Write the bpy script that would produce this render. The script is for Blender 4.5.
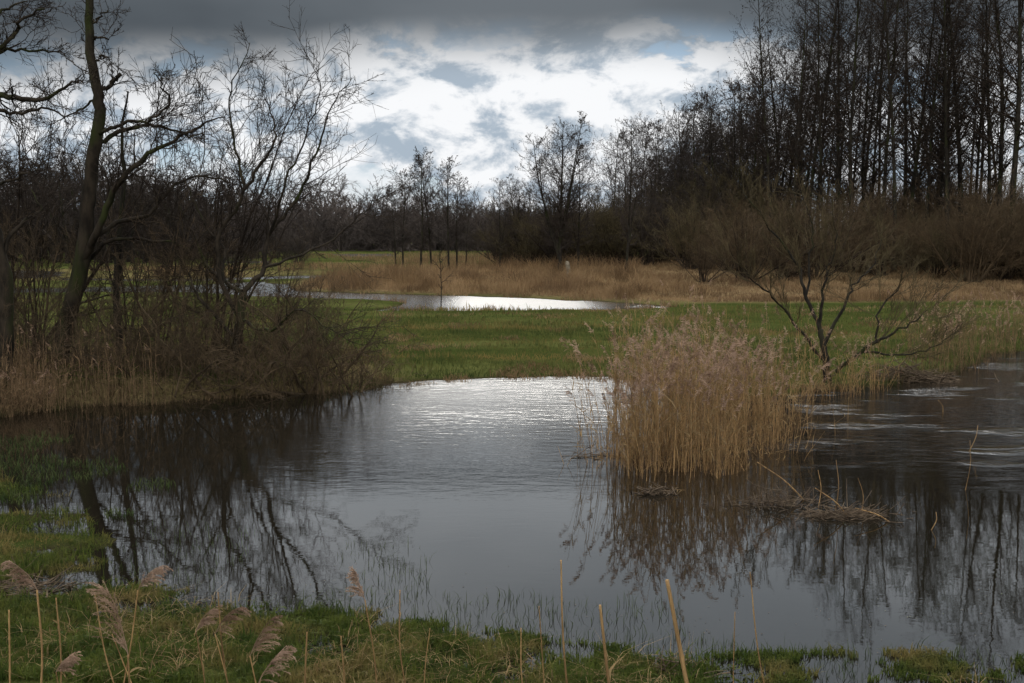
import bpy, math, random
import numpy as np
PI = math.pi
rng = np.random.default_rng(7)
random.seed(7)
for o in list(bpy.data.objects): bpy.data.objects.remove(o)
sc = bpy.context.scene
COL = sc.collection

# ---------------------------------------------------------------- camera
W, H, F = 1024, 683, 1138.0
HOR = 236.0
CAMH = 3.5
A = math.atan((341.5 - HOR) / F)
cam = bpy.data.objects.new('camera', bpy.data.cameras.new('camera'))
COL.objects.link(cam)
cam.data.sensor_width = 36; cam.data.lens = F * 36 / 1024
cam.data.clip_start = 0.1; cam.data.clip_end = 12000
cam.location = (0, 0, CAMH); cam.rotation_euler = (PI / 2 - A, 0, 0)
sc.camera = cam

# ---------------------------------------------------------------- world
SUN_EL, SUN_AZ = math.radians(36), math.radians(-3)      # azimuth from +Y towards +X
world = bpy.data.worlds.new('World'); sc.world = world; world.use_nodes = True
nt = world.node_tree; nt.nodes.clear()
class G:
    """tiny node helper"""
    def __init__(s, nt): s.nt = nt
    def n(s, t, **k):
        nd = s.nt.nodes.new(t)
        for a, b in k.items(): setattr(nd, a, b)
        return nd
    def put(s, sock, v):
        if hasattr(v, 'is_linked') or hasattr(v, 'links'): s.nt.links.new(v, sock)
        else: sock.default_value = v
    def m(s, op, a, b=0.0, c=0.0, clamp=False):
        nd = s.n('ShaderNodeMath', operation=op, use_clamp=clamp)
        s.put(nd.inputs[0], a); s.put(nd.inputs[1], b); s.put(nd.inputs[2], c)
        return nd.outputs[0]
    def ss(s, x, lo, hi, a=0.0, b=1.0):
        nd = s.n('ShaderNodeMapRange', interpolation_type='SMOOTHSTEP')
        s.put(nd.inputs[0], x); s.put(nd.inputs[1], lo); s.put(nd.inputs[2], hi); s.put(nd.inputs[3], a); s.put(nd.inputs[4], b)
        return nd.outputs[0]
    def noise(s, vec, scale, detail=4, rough=0.5, dist=0.0, dim='3D'):
        nd = s.n('ShaderNodeTexNoise', noise_dimensions=dim)
        if vec is not None: s.put(nd.inputs['Vector'], vec)
        nd.inputs['Scale'].default_value = scale; nd.inputs['Detail'].default_value = detail
        nd.inputs['Roughness'].default_value = rough; nd.inputs['Distortion'].default_value = dist
        return nd.outputs['Fac']
    def mix(s, f, a, b, blend='MIX'):
        nd = s.n('ShaderNodeMix', data_type='RGBA', blend_type=blend)
        s.put(nd.inputs[0], f); s.put(nd.inputs[6], a); s.put(nd.inputs[7], b)
        return nd.outputs[2]
    def comb(s, x, y, z):
        nd = s.n('ShaderNodeCombineXYZ'); s.put(nd.inputs[0], x); s.put(nd.inputs[1], y); s.put(nd.inputs[2], z)
        return nd.outputs[0]
def rgb(r, g, b, k=1.0): return (r * k, g * k, b * k, 1.0)

g = G(nt)
tc = g.n('ShaderNodeTexCoord')
sep = g.n('ShaderNodeSeparateXYZ'); nt.links.new(tc.outputs['Generated'], sep.inputs[0])
X, Y, Z = sep.outputs
hyp = g.m('SQRT', g.m('ADD', g.m('MULTIPLY', X, X), g.m('ADD', g.m('MULTIPLY', Y, Y), 1e-5)))
V = g.m('DIVIDE', Z, hyp)                                 # tangent of the elevation
Ux = g.m('DIVIDE', X, hyp)
p0 = g.comb(X, Y, g.m('MULTIPLY', Z, 1.7))
sky = g.n('ShaderNodeTexSky', sky_type='NISHITA', sun_disc=False)
sky.sun_elevation = SUN_EL; sky.sun_rotation = SUN_AZ
# warp the cloud coordinates a little
n_big = g.noise(p0, 5.2, 7, 0.55, 0.25)
p1 = g.comb(g.m('ADD', X, 0.012), Y, g.m('MULTIPLY', g.m('ADD', Z, 0.016), 1.7))
n_off = g.noise(p1, 5.2, 7, 0.55, 0.25)
n_puff = g.noise(p0, 15.0, 9, 0.60, 0.35)
n_puff2 = g.noise(p1, 15.0, 9, 0.60, 0.35)
shade = g.m('ADD', 0.0, g.m('ADD', g.m('MULTIPLY', g.m('SUBTRACT', n_big, n_off), 4.0), g.m('MULTIPLY', g.m('SUBTRACT', n_puff, n_puff2), 4.2)))
lit = g.ss(g.m('ADD', g.m('ADD', shade, g.m('MULTIPLY', g.m('SUBTRACT', n_puff, 0.5), 2.2)), 0.12), -0.60, 0.55)
K = 1 / 0.1
cum_lo, cum_hi = rgb(0.33, 0.395, 0.465, K), rgb(0.77, 0.78, 0.795, K)
cum = g.mix(lit, cum_lo, cum_hi)
# open blue gaps low between the cumulus
blue = g.mix(0.80, sky.outputs[0], rgb(0.20, 0.34, 0.50, K))
def spot(u, v, su, sv):
    a = g.m('DIVIDE', g.m('SUBTRACT', Ux, u), su); b = g.m('DIVIDE', g.m('SUBTRACT', V, v), sv)
    d = g.m('ADD', g.m('MULTIPLY', a, a), g.m('MULTIPLY', b, b))
    return g.ss(d, 0.0, 1.0, 1.0, 0.0)
gapn = g.m('ADD', n_big, g.m('MULTIPLY', g.m('SUBTRACT', n_puff, 0.5), 0.45))
n_deck0 = g.noise(g.comb(X, Y, g.m('MULTIPLY', Z, 3.0)), 9.0, 6, 0.6, 0.3)
for (u, v, su, sv, k) in ((-0.02, 0.168, 0.05, 0.016, 0.10), (-0.14, 0.045, 0.10, 0.026, 0.20), (-0.01, 0.10, 0.06, 0.03, .20), (0.13, 0.15, 0.05, 0.02, .16), (-0.09, 0.13, 0.03, 0.02, .06)):
    gapn = g.m('SUBTRACT', gapn, g.m('MULTIPLY', spot(u, v, su, sv), k))
for (u, v, su, sv, k) in ((0.08, 0.13, 0.18, 0.06, .2), (-0.12, 0.10, 0.2, 0.06, .26), (-0.42, 0.08, 0.16, 0.06, .2), (0.12, 0.07, 0.14, 0.06, .2), (0.3, 0.1, 0.2, 0.1, .1)):
    gapn = g.m('ADD', gapn, g.m('MULTIPLY', spot(u, v, su, sv), k))
gap = g.m('MULTIPLY', g.ss(gapn, 0.475, 0.43), g.ss(g.m('ADD', n_puff, g.m('MULTIPLY', n_deck0, 0.5)), 0.86, 0.62, 0.25, 1.0))
base = g.mix(gap, cum, blue)
# the dark deck overhead: its ragged lower edge drops towards the left
n_deck = g.noise(g.comb(g.m('MULTIPLY', X, 0.7), g.m('MULTIPLY', Y, 0.7), g.m('MULTIPLY', Z, 1.6)), 5.0, 4, 0.42, 0.1)
edge = g.m('ADD', V, g.m('MULTIPLY', g.m('SUBTRACT', n_deck, 0.5), 0.09))
edge = g.m('SUBTRACT', edge, g.m('MULTIPLY', spot(0.03, 0.15, 0.24, 0.10), 0.035))
edge = g.m('ADD', edge, g.m('MULTIPLY', g.ss(Ux, -0.1, -0.45), 0.018))
deckm = g.ss(edge, 0.100, 0.178)
deck_hi = g.mix(g.ss(n_deck, 0.35, 0.65), rgb(0.066, 0.078, 0.090, K), rgb(0.120, 0.136, 0.152, K))
# higher than the frame the deck thins and lets more light through
above = g.mix(g.ss(n_deck, 0.35, 0.7), rgb(0.44, 0.49, 0.54, K), rgb(0.62, 0.66, 0.70, K))
# thin cloud in front of the sun, well above the frame
above = g.mix(spot(-0.05, 0.76, 0.60, 0.36), above, rgb(8.0, 7.9, 7.7, K))
deck = g.mix(g.ss(V, 0.203, 0.23), deck_hi, above)
full = g.mix(deckm, base, deck)
bg = g.n('ShaderNodeBackground'); nt.links.new(full, bg.inputs[0]); bg.inputs[1].default_value = 0.1
out = g.n('ShaderNodeOutputWorld'); nt.links.new(bg.outputs[0], out.inputs[0])

sun = bpy.data.objects.new('sun', bpy.data.lights.new('sun', 'SUN')); COL.objects.link(sun)
sun.data.energy = 1.5; sun.data.angle = math.radians(22); sun.data.color = (1.0, 0.95, 0.87)
sun.rotation_euler = (-(PI / 2 - SUN_EL), 0, -SUN_AZ)     # shines from ahead, veiled by cloud
sun.location = (0, 0, 60)
sc.view_settings.view_transform = 'Standard'; sc.view_settings.look = 'None'
sc.view_settings.exposure = 0.3; sc.view_settings.gamma = 1.0
sc.render.engine = 'CYCLES'
sc.cycles.use_denoising = True
sc.cycles.max_bounces = 6; sc.cycles.diffuse_bounces = 3; sc.cycles.glossy_bounces = 3

# ---------------------------------------------------------------- projection helpers
def ray(px, py):
    px = np.asarray(px, float); py = np.asarray(py, float)
    dx = (px - 512) / F; dy = (341.5 - py) / F
    return np.stack([dx, math.cos(A) + dy * math.sin(A), -math.sin(A) + dy * math.cos(A)], -1)
def ground(px, py, z=0.0):
    d = ray(px, py); t = (z - CAMH) / d[..., 2]
    return np.stack([d[..., 0] * t, d[..., 1] * t, np.full(t.shape, z)], -1)
def at(px, py, depth):
    d = ray(px, py); t = depth / d[..., 1]
    return np.stack([d[..., 0] * t, d[..., 1] * t, CAMH + d[..., 2] * t], -1)
def row_of(depth): return HOR + CAMH * F / depth * 1.0     # close enough
def in_poly(x, y, P):
    P = np.asarray(P, float); r = np.zeros(x.shape, bool); j = len(P) - 1
    for i in range(len(P)):
        xi, yi, xj, yj = P[i][0], P[i][1], P[j][0], P[j][1]
        c = ((yi > y) != (yj > y)) & (x < (xj - xi) * (y - yi) / (yj - yi + 1e-12) + xi)
        r ^= c; j = i
    return r
def sdist(x, y, P):                                       # positive outside
    P = np.asarray(P, float); d = np.full(x.shape, 1e9)
    for i in range(len(P)):
        a = P[i - 1]; b = P[i]; ab = b[:2] - a[:2]; L = max(ab @ ab, 1e-9)
        t = np.clip(((x - a[0]) * ab[0] + (y - a[1]) * ab[1]) / L, 0, 1)
        d = np.minimum(d, np.hypot(x - a[0] - t * ab[0], y - a[1] - t * ab[1]))
    return np.where(in_poly(x, y, P), -d, d)
_perm = np.random.default_rng(3).random((256, 256))
def vnoise(x, y):
    xi = np.floor(x).astype(int); yi = np.floor(y).astype(int); fx = x - xi; fy = y - yi
    fx = fx * fx * (3 - 2 * fx); fy = fy * fy * (3 - 2 * fy)
    q = lambda a, b: _perm[a % 256, b % 256]
    return (q(xi, yi) * (1 - fx) + q(xi + 1, yi) * fx) * (1 - fy) + (q(xi, yi + 1) * (1 - fx) + q(xi + 1, yi + 1) * fx) * fy - 0.5
def fbm(x, y, oct=4):
    s = 0; a = 1.0
    for k in range(oct): s = s + a * vnoise(x + 17 * k, y + 31 * k); x = x * 2.03; y = y * 2.03; a *= 0.5
    return s

# ---------------------------------------------------------------- terrain
def gp(L): return np.array([ground(a, b) for a, b in L])[:, :2]
POND = gp([(-500, 432), (-60, 421), (0, 417), (60, 410), (120, 405), (180, 402), (240, 398), (320, 393), (372, 391), (392, 384), (430, 381), (500, 377.5),
           (560, 376.5), (610, 377), (650, 385), (700, 393), (760, 398), (812, 394), (835, 389), (870, 386), (930, 381), (962, 371), (1000, 357),
           (1040, 350), (1120, 345), (1700, 338), (2300, 400), (2300, 760), (1100, 740), (1000, 722), (900, 712), (800, 702), (700, 690), (600, 674), (500, 658),
           (420, 640), (350, 618), (290, 604), (200, 596), (110, 594), (40, 589), (55, 574), (95, 572), (88, 545), (70, 515), (45, 485), (10, 455), (-60, 442), (-500, 450)])
MIDP = gp([(250, 291), (300, 292), (380, 293.5), (440, 295.5), (520, 297.5), (600, 302), (655, 306), (668, 307.5), (640, 309), (600, 309.8), (500, 310.5), (400, 311.5), (363, 311.5), (395, 306.5),
           (412, 302.5), (385, 299.5), (330, 298.5), (285, 297.5), (250, 296)])
LEFTP = gp([(-200, 288), (20, 288.5), (120, 287), (200, 285), (262, 282), (285, 285), (292, 291), (262, 296.5), (222, 294), (160, 292), (80, 293), (-200, 295)])
S1 = gp([(60, 278.5), (180, 279.5), (300, 276), (385, 275.2), (470, 275.8), (470, 277.6), (385, 277.6), (300, 279), (180, 281.5), (60, 281)])
S2 = gp([(-50, 272), (20, 270.5), (60, 272), (60, 276), (20, 279), (-50, 281)])
S3 = gp([(215, 261.6), (270, 261), (272, 263.5), (215, 264)])
S4 = gp([(330, 254.2), (392, 253.8), (396, 256.8), (352, 257.2)])
WATERS = [POND, MIDP, LEFTP, S1, S2, S3, S4]
def height(x, y):
    wx = x + 0.22 * fbm(x * 0.9, y * 0.9, 3); wy = y + np.clip(y / 40, 0.25, 1.2) * 0.8 * fbm(x * 0.8 + 9, y * 0.8, 3)
    sd = sdist(wx, wy, POND)
    z = np.where(sd > 0, np.minimum(sd * 0.07, 0.13), np.maximum(sd * 0.12, -0.7))
    far = y > 40
    if np.any(far):
        for P in WATERS[1:]:
            s = sdist(x, y, P) + 1.1 * fbm(x * .35, y * .22, 4)
            zz = np.where(s > 0, np.minimum(s * 0.07, 0.13), np.maximum(s * 0.25, -0.5))
            z = np.minimum(z, zz)
    z = z + 0.045 * fbm(x * 0.45, y * 0.3, 3) * np.where(z > 0.05, 1, .5)
    z = z + np.where((y < 21) & (x < -3), 1, 0) * np.clip((21 - y) / 2, 0, 1) * (0.10 * fbm(x * 1.3 + 5, y * 1.3, 4) - 0.045)
    nb = np.clip((15.5 - y) / 2.5, 0, 1)
    z = z * (1 - nb) + nb * np.clip(np.where(sd > 0, sd * 0.055, sd * 0.085) - 0.015 + 0.075 * fbm(x * 1.7 + 3, y * 2.1, 4), -0.5, 0.16)
    # left bank is a little higher
    z = z + 0.35 * np.exp(-((y - 27) / 4.5) ** 2) * (1 / (1 + np.exp((x + 3.6) * 2))) * np.clip((sd - 0.1) / 1.5, 0, 1)
    # embankment the camera stands on
    s = np.clip((7.6 - y) / 5.6, 0, 1.0)
    z = z + 1.75 * s
    # ground rises a little under the dry reed belt and the wood
    z = z + 0.5 * np.clip((y - 62) / 30, 0, 1) * np.clip((x + 8) / 20, 0, 1) * np.clip(sdist(x, y, MIDP) / 8, 0, 1)
    return z

def poly_mesh(name, verts, quads=None, tris=None, smooth=False):
    me = bpy.data.meshes.new(name)
    verts = np.ascontiguousarray(verts, np.float32)
    lv, ls, lt = [], [], []; off = 0
    for f, k in ((quads, 4), (tris, 3)):
        if f is not None and len(f):
            f = np.asarray(f, np.int32); lv.append(f.ravel()); ls.append(off + np.arange(len(f)) * k); lt.append(np.full(len(f), k)); off += len(f) * k
    lv = np.concatenate(lv).astype(np.int32); ls = np.concatenate(ls).astype(np.int32); lt = np.concatenate(lt).astype(np.int32)
    me.vertices.add(len(verts)); me.vertices.foreach_set('co', verts.ravel())
    me.loops.add(len(lv)); me.loops.foreach_set('vertex_index', lv)
    me.polygons.add(len(ls)); me.polygons.foreach_set('loop_start', ls); me.polygons.foreach_set('loop_total', lt)
    if smooth: me.polygons.foreach_set('use_smooth', np.ones(len(ls), bool))
    me.update(calc_edges=True)
    return me
def link(name, me, mats, parent=None, loc=(0, 0, 0), rz=0.0, **props):
    o = bpy.data.objects.new(name, me); COL.objects.link(o)
    for m_ in (mats if isinstance(mats, (list, tuple)) else [mats]):
        if me is None: continue
        if len(me.materials) == 0 or isinstance(mats, (list, tuple)): me.materials.append(m_)
        elif me.materials[0].name != m_.name: o.material_slots[0].link = 'OBJECT'; o.material_slots[0].material = m_
    o.location = loc; o.rotation_euler = (0, 0, rz); o.parent = parent
    for k, v in props.items(): o[k] = v
    return o

# ---------------------------------------------------------------- materials
def mat(name, c1, c2, scale=6.0, rough=0.85, bump=0.0, bscale=30, trans=0.0, c3=None, objrand=0.0, spec=0.06, coord='Object', stretch=None):
    m_ = bpy.data.materials.new(name); m_.use_nodes = True; t = m_.node_tree; t.nodes.clear(); h = G(t)
    tcn = h.n('ShaderNodeTexCoord'); v = tcn.outputs[coord]
    if stretch:
        mp = h.n('ShaderNodeMapping'); t.links.new(v, mp.inputs[0]); mp.inputs['Scale'].default_value = stretch; v = mp.outputs[0]
    f = h.ss(h.noise(v, scale, 5, 0.6), 0.33, 0.67)
    c = h.mix(f, rgb(*c1), rgb(*c2))
    if c3:
        c = h.mix(h.ss(h.noise(v, scale * 0.23, 3, 0.55), 0.48, 0.66), c, rgb(*c3))
    if objrand:
        oi = h.n('ShaderNodeObjectInfo')
        c = h.mix(h.m('MULTIPLY', oi.outputs['Random'], objrand), c, rgb(c2[0] * 0.35, c2[1] * 0.35, c2[2] * 0.35))
    b = h.n('ShaderNodeBsdfPrincipled'); t.links.new(c, b.inputs['Base Color']); b.inputs['Roughness'].default_value = rough
    b.inputs['Specular IOR Level'].default_value = spec
    if bump:
        bn = h.n('ShaderNodeBump'); bn.inputs['Strength'].default_value = bump; bn.inputs['Distance'].default_value = 0.02
        t.links.new(h.noise(v, bscale, 5, 0.65), bn.inputs['Height']); t.links.new(bn.outputs[0], b.inputs['Normal'])
    o = h.n('ShaderNodeOutputMaterial')
    if trans:
        tr = h.n('ShaderNodeBsdfTranslucent'); t.links.new(c, tr.inputs[0])
        mx = h.n('ShaderNodeMixShader'); mx.inputs[0].default_value = trans
        t.links.new(b.outputs[0], mx.inputs[1]); t.links.new(tr.outputs[0], mx.inputs[2]); t.links.new(mx.outputs[0], o.inputs[0])
    else: t.links.new(b.outputs[0], o.inputs[0])
    return m_
M = {}
M['bark'] = mat('bark', (0.014, 0.012, 0.010), (0.036, 0.030, 0.023), 9, 0.9, 0.6, 40, c3=(0.030, 0.032, 0.014), stretch=(1, 1, 0.3))
M['bark_moss'] = mat('bark_moss', (0.016, 0.013, 0.010), (0.044, 0.034, 0.024), 5, 0.9, 0.7, 30, c3=(0.034, 0.040, 0.013), stretch=(1, 1, 0.4))
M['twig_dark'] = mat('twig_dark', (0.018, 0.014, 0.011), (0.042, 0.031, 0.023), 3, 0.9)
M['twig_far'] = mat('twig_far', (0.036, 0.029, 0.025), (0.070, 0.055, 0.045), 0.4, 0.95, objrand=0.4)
M['twig_haze'] = mat('twig_haze', (0.060, 0.050, 0.046), (0.105, 0.084, 0.072), 0.12, 0.95)  # far wood only: paler greyish brown, distance haze put into the colour
M['twig_brown'] = mat('twig_brown', (0.060, 0.043, 0.026), (0.125, 0.086, 0.050), 1.2, 0.9, objrand=0.3)
M['twig_olive'] = mat('twig_olive', (0.062, 0.050, 0.026), (0.125, 0.098, 0.050), 1.0, 0.9, objrand=0.4)
M['bramble'] = mat('bramble', (0.036, 0.027, 0.017), (0.115, 0.080, 0.048), 1.5, 0.9)
M['reed'] = mat('reed', (0.13, 0.075, 0.036), (0.50, 0.31, 0.14), 2.2, 0.7, trans=0.15, stretch=(6, 6, .5))
M['reed_dull'] = mat('reed_dull', (0.11, 0.072, 0.04), (0.26, 0.17, 0.095), 2.2, 0.9, trans=0.1, stretch=(5, 5, .5))
M['reed_leaf'] = mat('reed_leaf', (0.19, 0.125, 0.06), (0.34, 0.24, 0.12), 3, 0.8, trans=0.3)
M['plume'] = mat('plume', (0.15, 0.090, 0.062), (0.46, 0.32, 0.23), 5.0, 0.95, trans=0.35)
M['drygrass'] = mat('drygrass', (0.10, 0.062, 0.032), (0.28, 0.185, 0.098), 0.45, 0.9, trans=0.2, c3=(0.13, 0.082, 0.045), stretch=(1, .4, 1))
M['grass'] = mat('grass', (0.034, 0.052, 0.015), (0.104, 0.106, 0.030), 1.3, 0.7, trans=0.3, c3=(0.19, 0.135, 0.05), stretch=(.35, 1, 1))
M['grass_near'] = mat('grass_near', (0.030, 0.050, 0.010), (0.090, 0.108, 0.022), 5, 0.7, trans=0.3, c3=(0.16, 0.125, 0.045))
M['litter'] = mat('litter', (0.045, 0.032, 0.018), (0.14, 0.092, 0.05), 3, 0.95, c3=(0.05, 0.06, 0.018))
M['willow_twig'] = mat('willow_twig', (0.050, 0.039, 0.021), (0.105, 0.080, 0.042), 2, 0.9)
M['waterblade'] = mat('waterblade', (0.030, 0.048, 0.014), (0.070, 0.085, 0.03), 3, 0.8)
M['deadwood'] = mat('deadwood', (0.07, 0.05, 0.035), (0.17, 0.125, 0.085), 8, 0.9, 0.5, 50)
M['palewood'] = mat('palewood', (0.10, 0.085, 0.06), (0.26, 0.22, 0.16), 4, 0.9, 0.5, 20)

# ground: vertex colour "zone" r=dry litter, g=mud
gm = bpy.data.materials.new('ground'); gm.use_nodes = True; t = gm.node_tree; t.nodes.clear(); h = G(t)
geo = h.n('ShaderNodeNewGeometry'); pos = geo.outputs['Position']
at_ = h.n('ShaderNodeAttribute', attribute_name='zone'); sp = h.n('ShaderNodeSeparateColor'); t.links.new(at_.outputs['Color'], sp.inputs[0])
n1 = h.noise(pos, 0.35, 6, 0.6); n2 = h.noise(pos, 3.5, 6, 0.7)
mp = h.n('ShaderNodeMapping'); t.links.new(pos, mp.inputs[0]); mp.inputs['Scale'].default_value = (0.06, 0.22, 1)
n3 = h.noise(mp.outputs[0], 1.0, 5, 0.6)
gr = h.mix(h.ss(n1, 0.35, 0.65), rgb(0.034, 0.046, 0.011), rgb(0.060, 0.064, 0.018))
gr = h.mix(h.ss(n3, 0.47, 0.62), gr, rgb(0.085, 0.090, 0.028))
gr = h.mix(h.ss(n2, 0.4, 0.7), gr, h.mix(0.5, gr, rgb(0.03, 0.04, 0.012)))
dry = h.mix(h.ss(n2, 0.35, 0.65), rgb(0.11, 0.075, 0.04), rgb(0.22, 0.155, 0.08))
mud = h.mix(h.ss(n2, 0.3, 0.7), rgb(0.018, 0.015, 0.009), rgb(0.040, 0.032, 0.018))
c = h.mix(sp.outputs[0], gr, dry); c = h.mix(sp.outputs[1], c, mud)
b = h.n('ShaderNodeBsdfPrincipled'); t.links.new(c, b.inputs['Base Color']); b.inputs['Roughness'].default_value = 1.0; b.inputs['Specular IOR Level'].default_value = 0.0
bn = h.n('ShaderNodeBump'); bn.inputs['Strength'].default_value = 0.8; bn.inputs['Distance'].default_value = 0.05
t.links.new(h.noise(pos, 9, 6, 0.7), bn.inputs['Height']); t.links.new(bn.outputs[0], b.inputs['Normal'])
o = h.n('ShaderNodeOutputMaterial'); t.links.new(b.outputs[0], o.inputs[0])

r = np.concatenate([np.linspace(0.4, 6, 20), np.exp(np.linspace(math.log(6.2), math.log(330), 620)), np.exp(np.linspace(math.log(345), math.log(6000), 30))])
th = np.radians(np.concatenate([np.arange(-180, -32, 4.0), np.linspace(-32, 32, 560), np.arange(36, 180, 4.0)]))   # from +Y
RR, TT = np.meshgrid(r, th, indexing='ij')
gx, gy = RR * np.sin(TT), RR * np.cos(TT)
gz = height(gx, gy)
gz = np.where(RR > 900, 0.15, gz)
nr, nth = RR.shape
idx = np.arange(nr * nth).reshape(nr, nth)
i2 = np.roll(idx, -1, axis=1)
quads = np.stack([idx[:-1], i2[:-1], i2[1:], idx[1:]], -1).reshape(-1, 4)[:, ::-1]
me = poly_mesh('ground', np.stack([gx, gy, gz], -1).reshape(-1, 3), quads, smooth=True)
BELT = gp([(290, 285), (330, 278), (400, 274), (470, 268), (700, 262), (1100, 262), (1700, 262), (1700, 306), (1000, 303), (700, 305), (600, 301), (520, 296.5), (440, 294.5), (330, 292), (290, 290)])
BELT2 = gp([(-300, 283), (0, 282), (200, 282), (300, 276), (480, 272), (480, 264), (300, 268), (100, 270), (-300, 270)])
dryw = np.clip(0.5 - sdist(gx, gy, BELT) / 3, 0, 1)
dryw = np.maximum(dryw, 0.5 * np.clip(0.5 - sdist(gx, gy, BELT2) / 5, 0, 1) * np.clip(0.7 + 1.4 * fbm(gx * .1, gy * .05, 3), 0, 1))
LB = gp([(-400, 440), (-400, 345), (330, 355), (395, 380), (385, 392), (0, 420)])
dryw = np.maximum(dryw, 0.6 * np.clip(0.5 - sdist(gx, gy, LB) / 1.5, 0, 1))
WOOD = gp([(520, 270), (760, 268), (1100, 272), (1700, 270), (1700, 248), (500, 246)])
mudw = np.clip(1 - (gz - 0.0) / 0.035, 0, 1) + 0.6 * np.clip(0.5 - sdist(gx, gy, WOOD) / 6, 0, 1)
mudw = np.clip(mudw, 0, 1)
ca = me.color_attributes.new('zone', 'FLOAT_COLOR', 'POINT')
ca.data.foreach_set('color', np.stack([dryw, mudw, 0 * dryw, 0 * dryw + 1], -1).astype(np.float32).ravel())
link('ground', me, gm, kind='structure')

# water sheet
wm = bpy.data.materials.new('water'); wm.use_nodes = True; t = wm.node_tree; t.nodes.clear(); h = G(t)
geo = h.n('ShaderNodeNewGeometry'); pos = geo.outputs['Position']
sx = h.n('ShaderNodeSeparateXYZ'); t.links.new(pos, sx.inputs[0])
b = h.n('ShaderNodeBsdfPrincipled'); b.inputs['Base Color'].default_value = rgb(0.009, 0.0075, 0.005)
pass; b.inputs['IOR'].default_value = 1.45
mp = h.n('ShaderNodeMapping'); t.links.new(pos, mp.inputs[0]); mp.inputs['Scale'].default_value = (0.45, 1.0, 1)
w1 = h.noise(mp.outputs[0], 4.4, 3, 0.55, 0.3); w2 = h.noise(mp.outputs[0], 13, 3, 0.6)
mp2 = h.n('ShaderNodeMapping'); t.links.new(pos, mp2.inputs[0]); mp2.inputs['Scale'].default_value = (0.6, 1.1, 1); mp2.inputs['Rotation'].default_value = (0, 0, math.radians(-24))
w3 = h.noise(mp2.outputs[0], 4.2, 4, 0.6, 1.2)
patch = h.ss(h.noise(mp2.outputs[0], 0.7, 3, 0.5), 0.52, 0.66)
river = h.m('MULTIPLY', h.ss(sx.outputs[0], 3.5, 7.5), h.ss(sx.outputs[1], 15.0, 18.5))
wind = h.m('MULTIPLY', h.ss(sx.outputs[1], 13.5, 26), h.m('MULTIPLY', h.ss(sx.outputs[0], -4.6, -1.6), h.ss(sx.outputs[0], 5.5, 2.5)))
farw = h.ss(sx.outputs[1], 45, 60)
t.links.new(h.m('ADD', 0.006, h.m('ADD', h.m('MULTIPLY', wind, 0.26), h.m('MULTIPLY', farw, 0.12))), b.inputs['Roughness'])
amp = h.m('ADD', h.m('ADD', 0.045, h.m('MULTIPLY', farw, 1.5)), h.m('MULTIPLY', h.m('MULTIPLY', wind, h.ss(h.noise(mp.outputs[0], 0.35, 3, 0.6), 0.3, 0.65, 0.7, 1.2)), 2.6))
hgt = h.m('ADD', h.m('MULTIPLY', h.m('ADD', w1, h.m('MULTIPLY', w2, 0.35)), amp), h.m('MULTIPLY', h.m('MULTIPLY', w3, river), h.m('ADD', 0.9, h.m('MULTIPLY', patch, 3.6))))
bn = h.n('ShaderNodeBump'); bn.inputs['Strength'].default_value = 1.0; bn.inputs['Distance'].default_value = 0.012
t.links.new(hgt, bn.inputs['Height']); t.links.new(bn.outputs[0], b.inputs['Normal'])
o = h.n('ShaderNodeOutputMaterial'); t.links.new(b.outputs[0], o.inputs[0])
wr = 420
link('water', poly_mesh('water', [(-wr, -20, 0), (wr, -20, 0), (wr, wr, 0), (-wr, wr, 0)], [(0, 1, 2, 3)]), wm, kind='structure')

# ---------------------------------------------------------------- tubes and branching
def nrm(v): return v / (np.linalg.norm(v, axis=-1, keepdims=True) + 1e-9)
def tubes(P, R, s, cap=False):
    """P (B,n,3), R (B,n) -> verts, quads"""
    if cap:
        P = np.concatenate([P, P[:, -1:]], 1); R = np.concatenate([R, R[:, -1:] * 0.02], 1)
    B, n, _ = P.shape
    T = np.empty_like(P); T[:, 1:-1] = P[:, 2:] - P[:, :-2]; T[:, 0] = P[:, 1] - P[:, 0]; T[:, -1] = P[:, -1] - P[:, -2] if not cap else P[:, -2] - P[:, -3]
    T = nrm(T)
    m_ = nrm((P[:, -1] - P[:, 0]))
    ref = np.where(np.abs(m_[:, 2:3]) > 0.7, np.array([[1.0, 0, 0]]), np.array([[0, 0, 1.0]]))[:, None, :]
    U_ = nrm(np.cross(T, np.broadcast_to(ref, T.shape))); V_ = np.cross(T, U_)
    a = np.arange(s) * 2 * PI / s
    ring = U_[:, :, None, :] * np.cos(a)[None, None, :, None] + V_[:, :, None, :] * np.sin(a)[None, None, :, None]
    v = P[:, :, None, :] + ring * R[:, :, None, None]
    ix = np.arange(B * n * s).reshape(B, n, s); ir = np.roll(ix, -1, 2)
    q = np.stack([ix[:, :-1], ir[:, :-1], ir[:, 1:], ix[:, 1:]], -1).reshape(-1, 4)
    return v.reshape(-1, 3), q
class MB:
    def __init__(s): s.v = []; s.q = []; s.t = []; s.qm = []; s.tm = []; s.n = 0
    def add(s, v, q=None, t=None, mi=0):
        if q is not None and len(q): s.q.append(np.asarray(q) + s.n); s.qm.append(np.full(len(q), mi))
        if t is not None and len(t): s.t.append(np.asarray(t) + s.n); s.tm.append(np.full(len(t), mi))
        s.v.append(np.asarray(v)); s.n += len(v)
    def tubes(s, P, R, k=3, cap=False, mi=0): v, q = tubes(P, R, k, cap); s.add(v, q, mi=mi)
    def mesh(s, name, smooth=True):
        v = np.concatenate(s.v); q = np.concatenate(s.q) if s.q else None; t_ = np.concatenate(s.t) if s.t else None
        me = poly_mesh(name, v, q, t_, smooth)
        mi = np.concatenate(s.qm + s.tm).astype(np.int32)
        if mi.max() > 0: 
            me['mi'] = 1
            s.mi = mi
        else: s.mi = None
        return me
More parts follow.
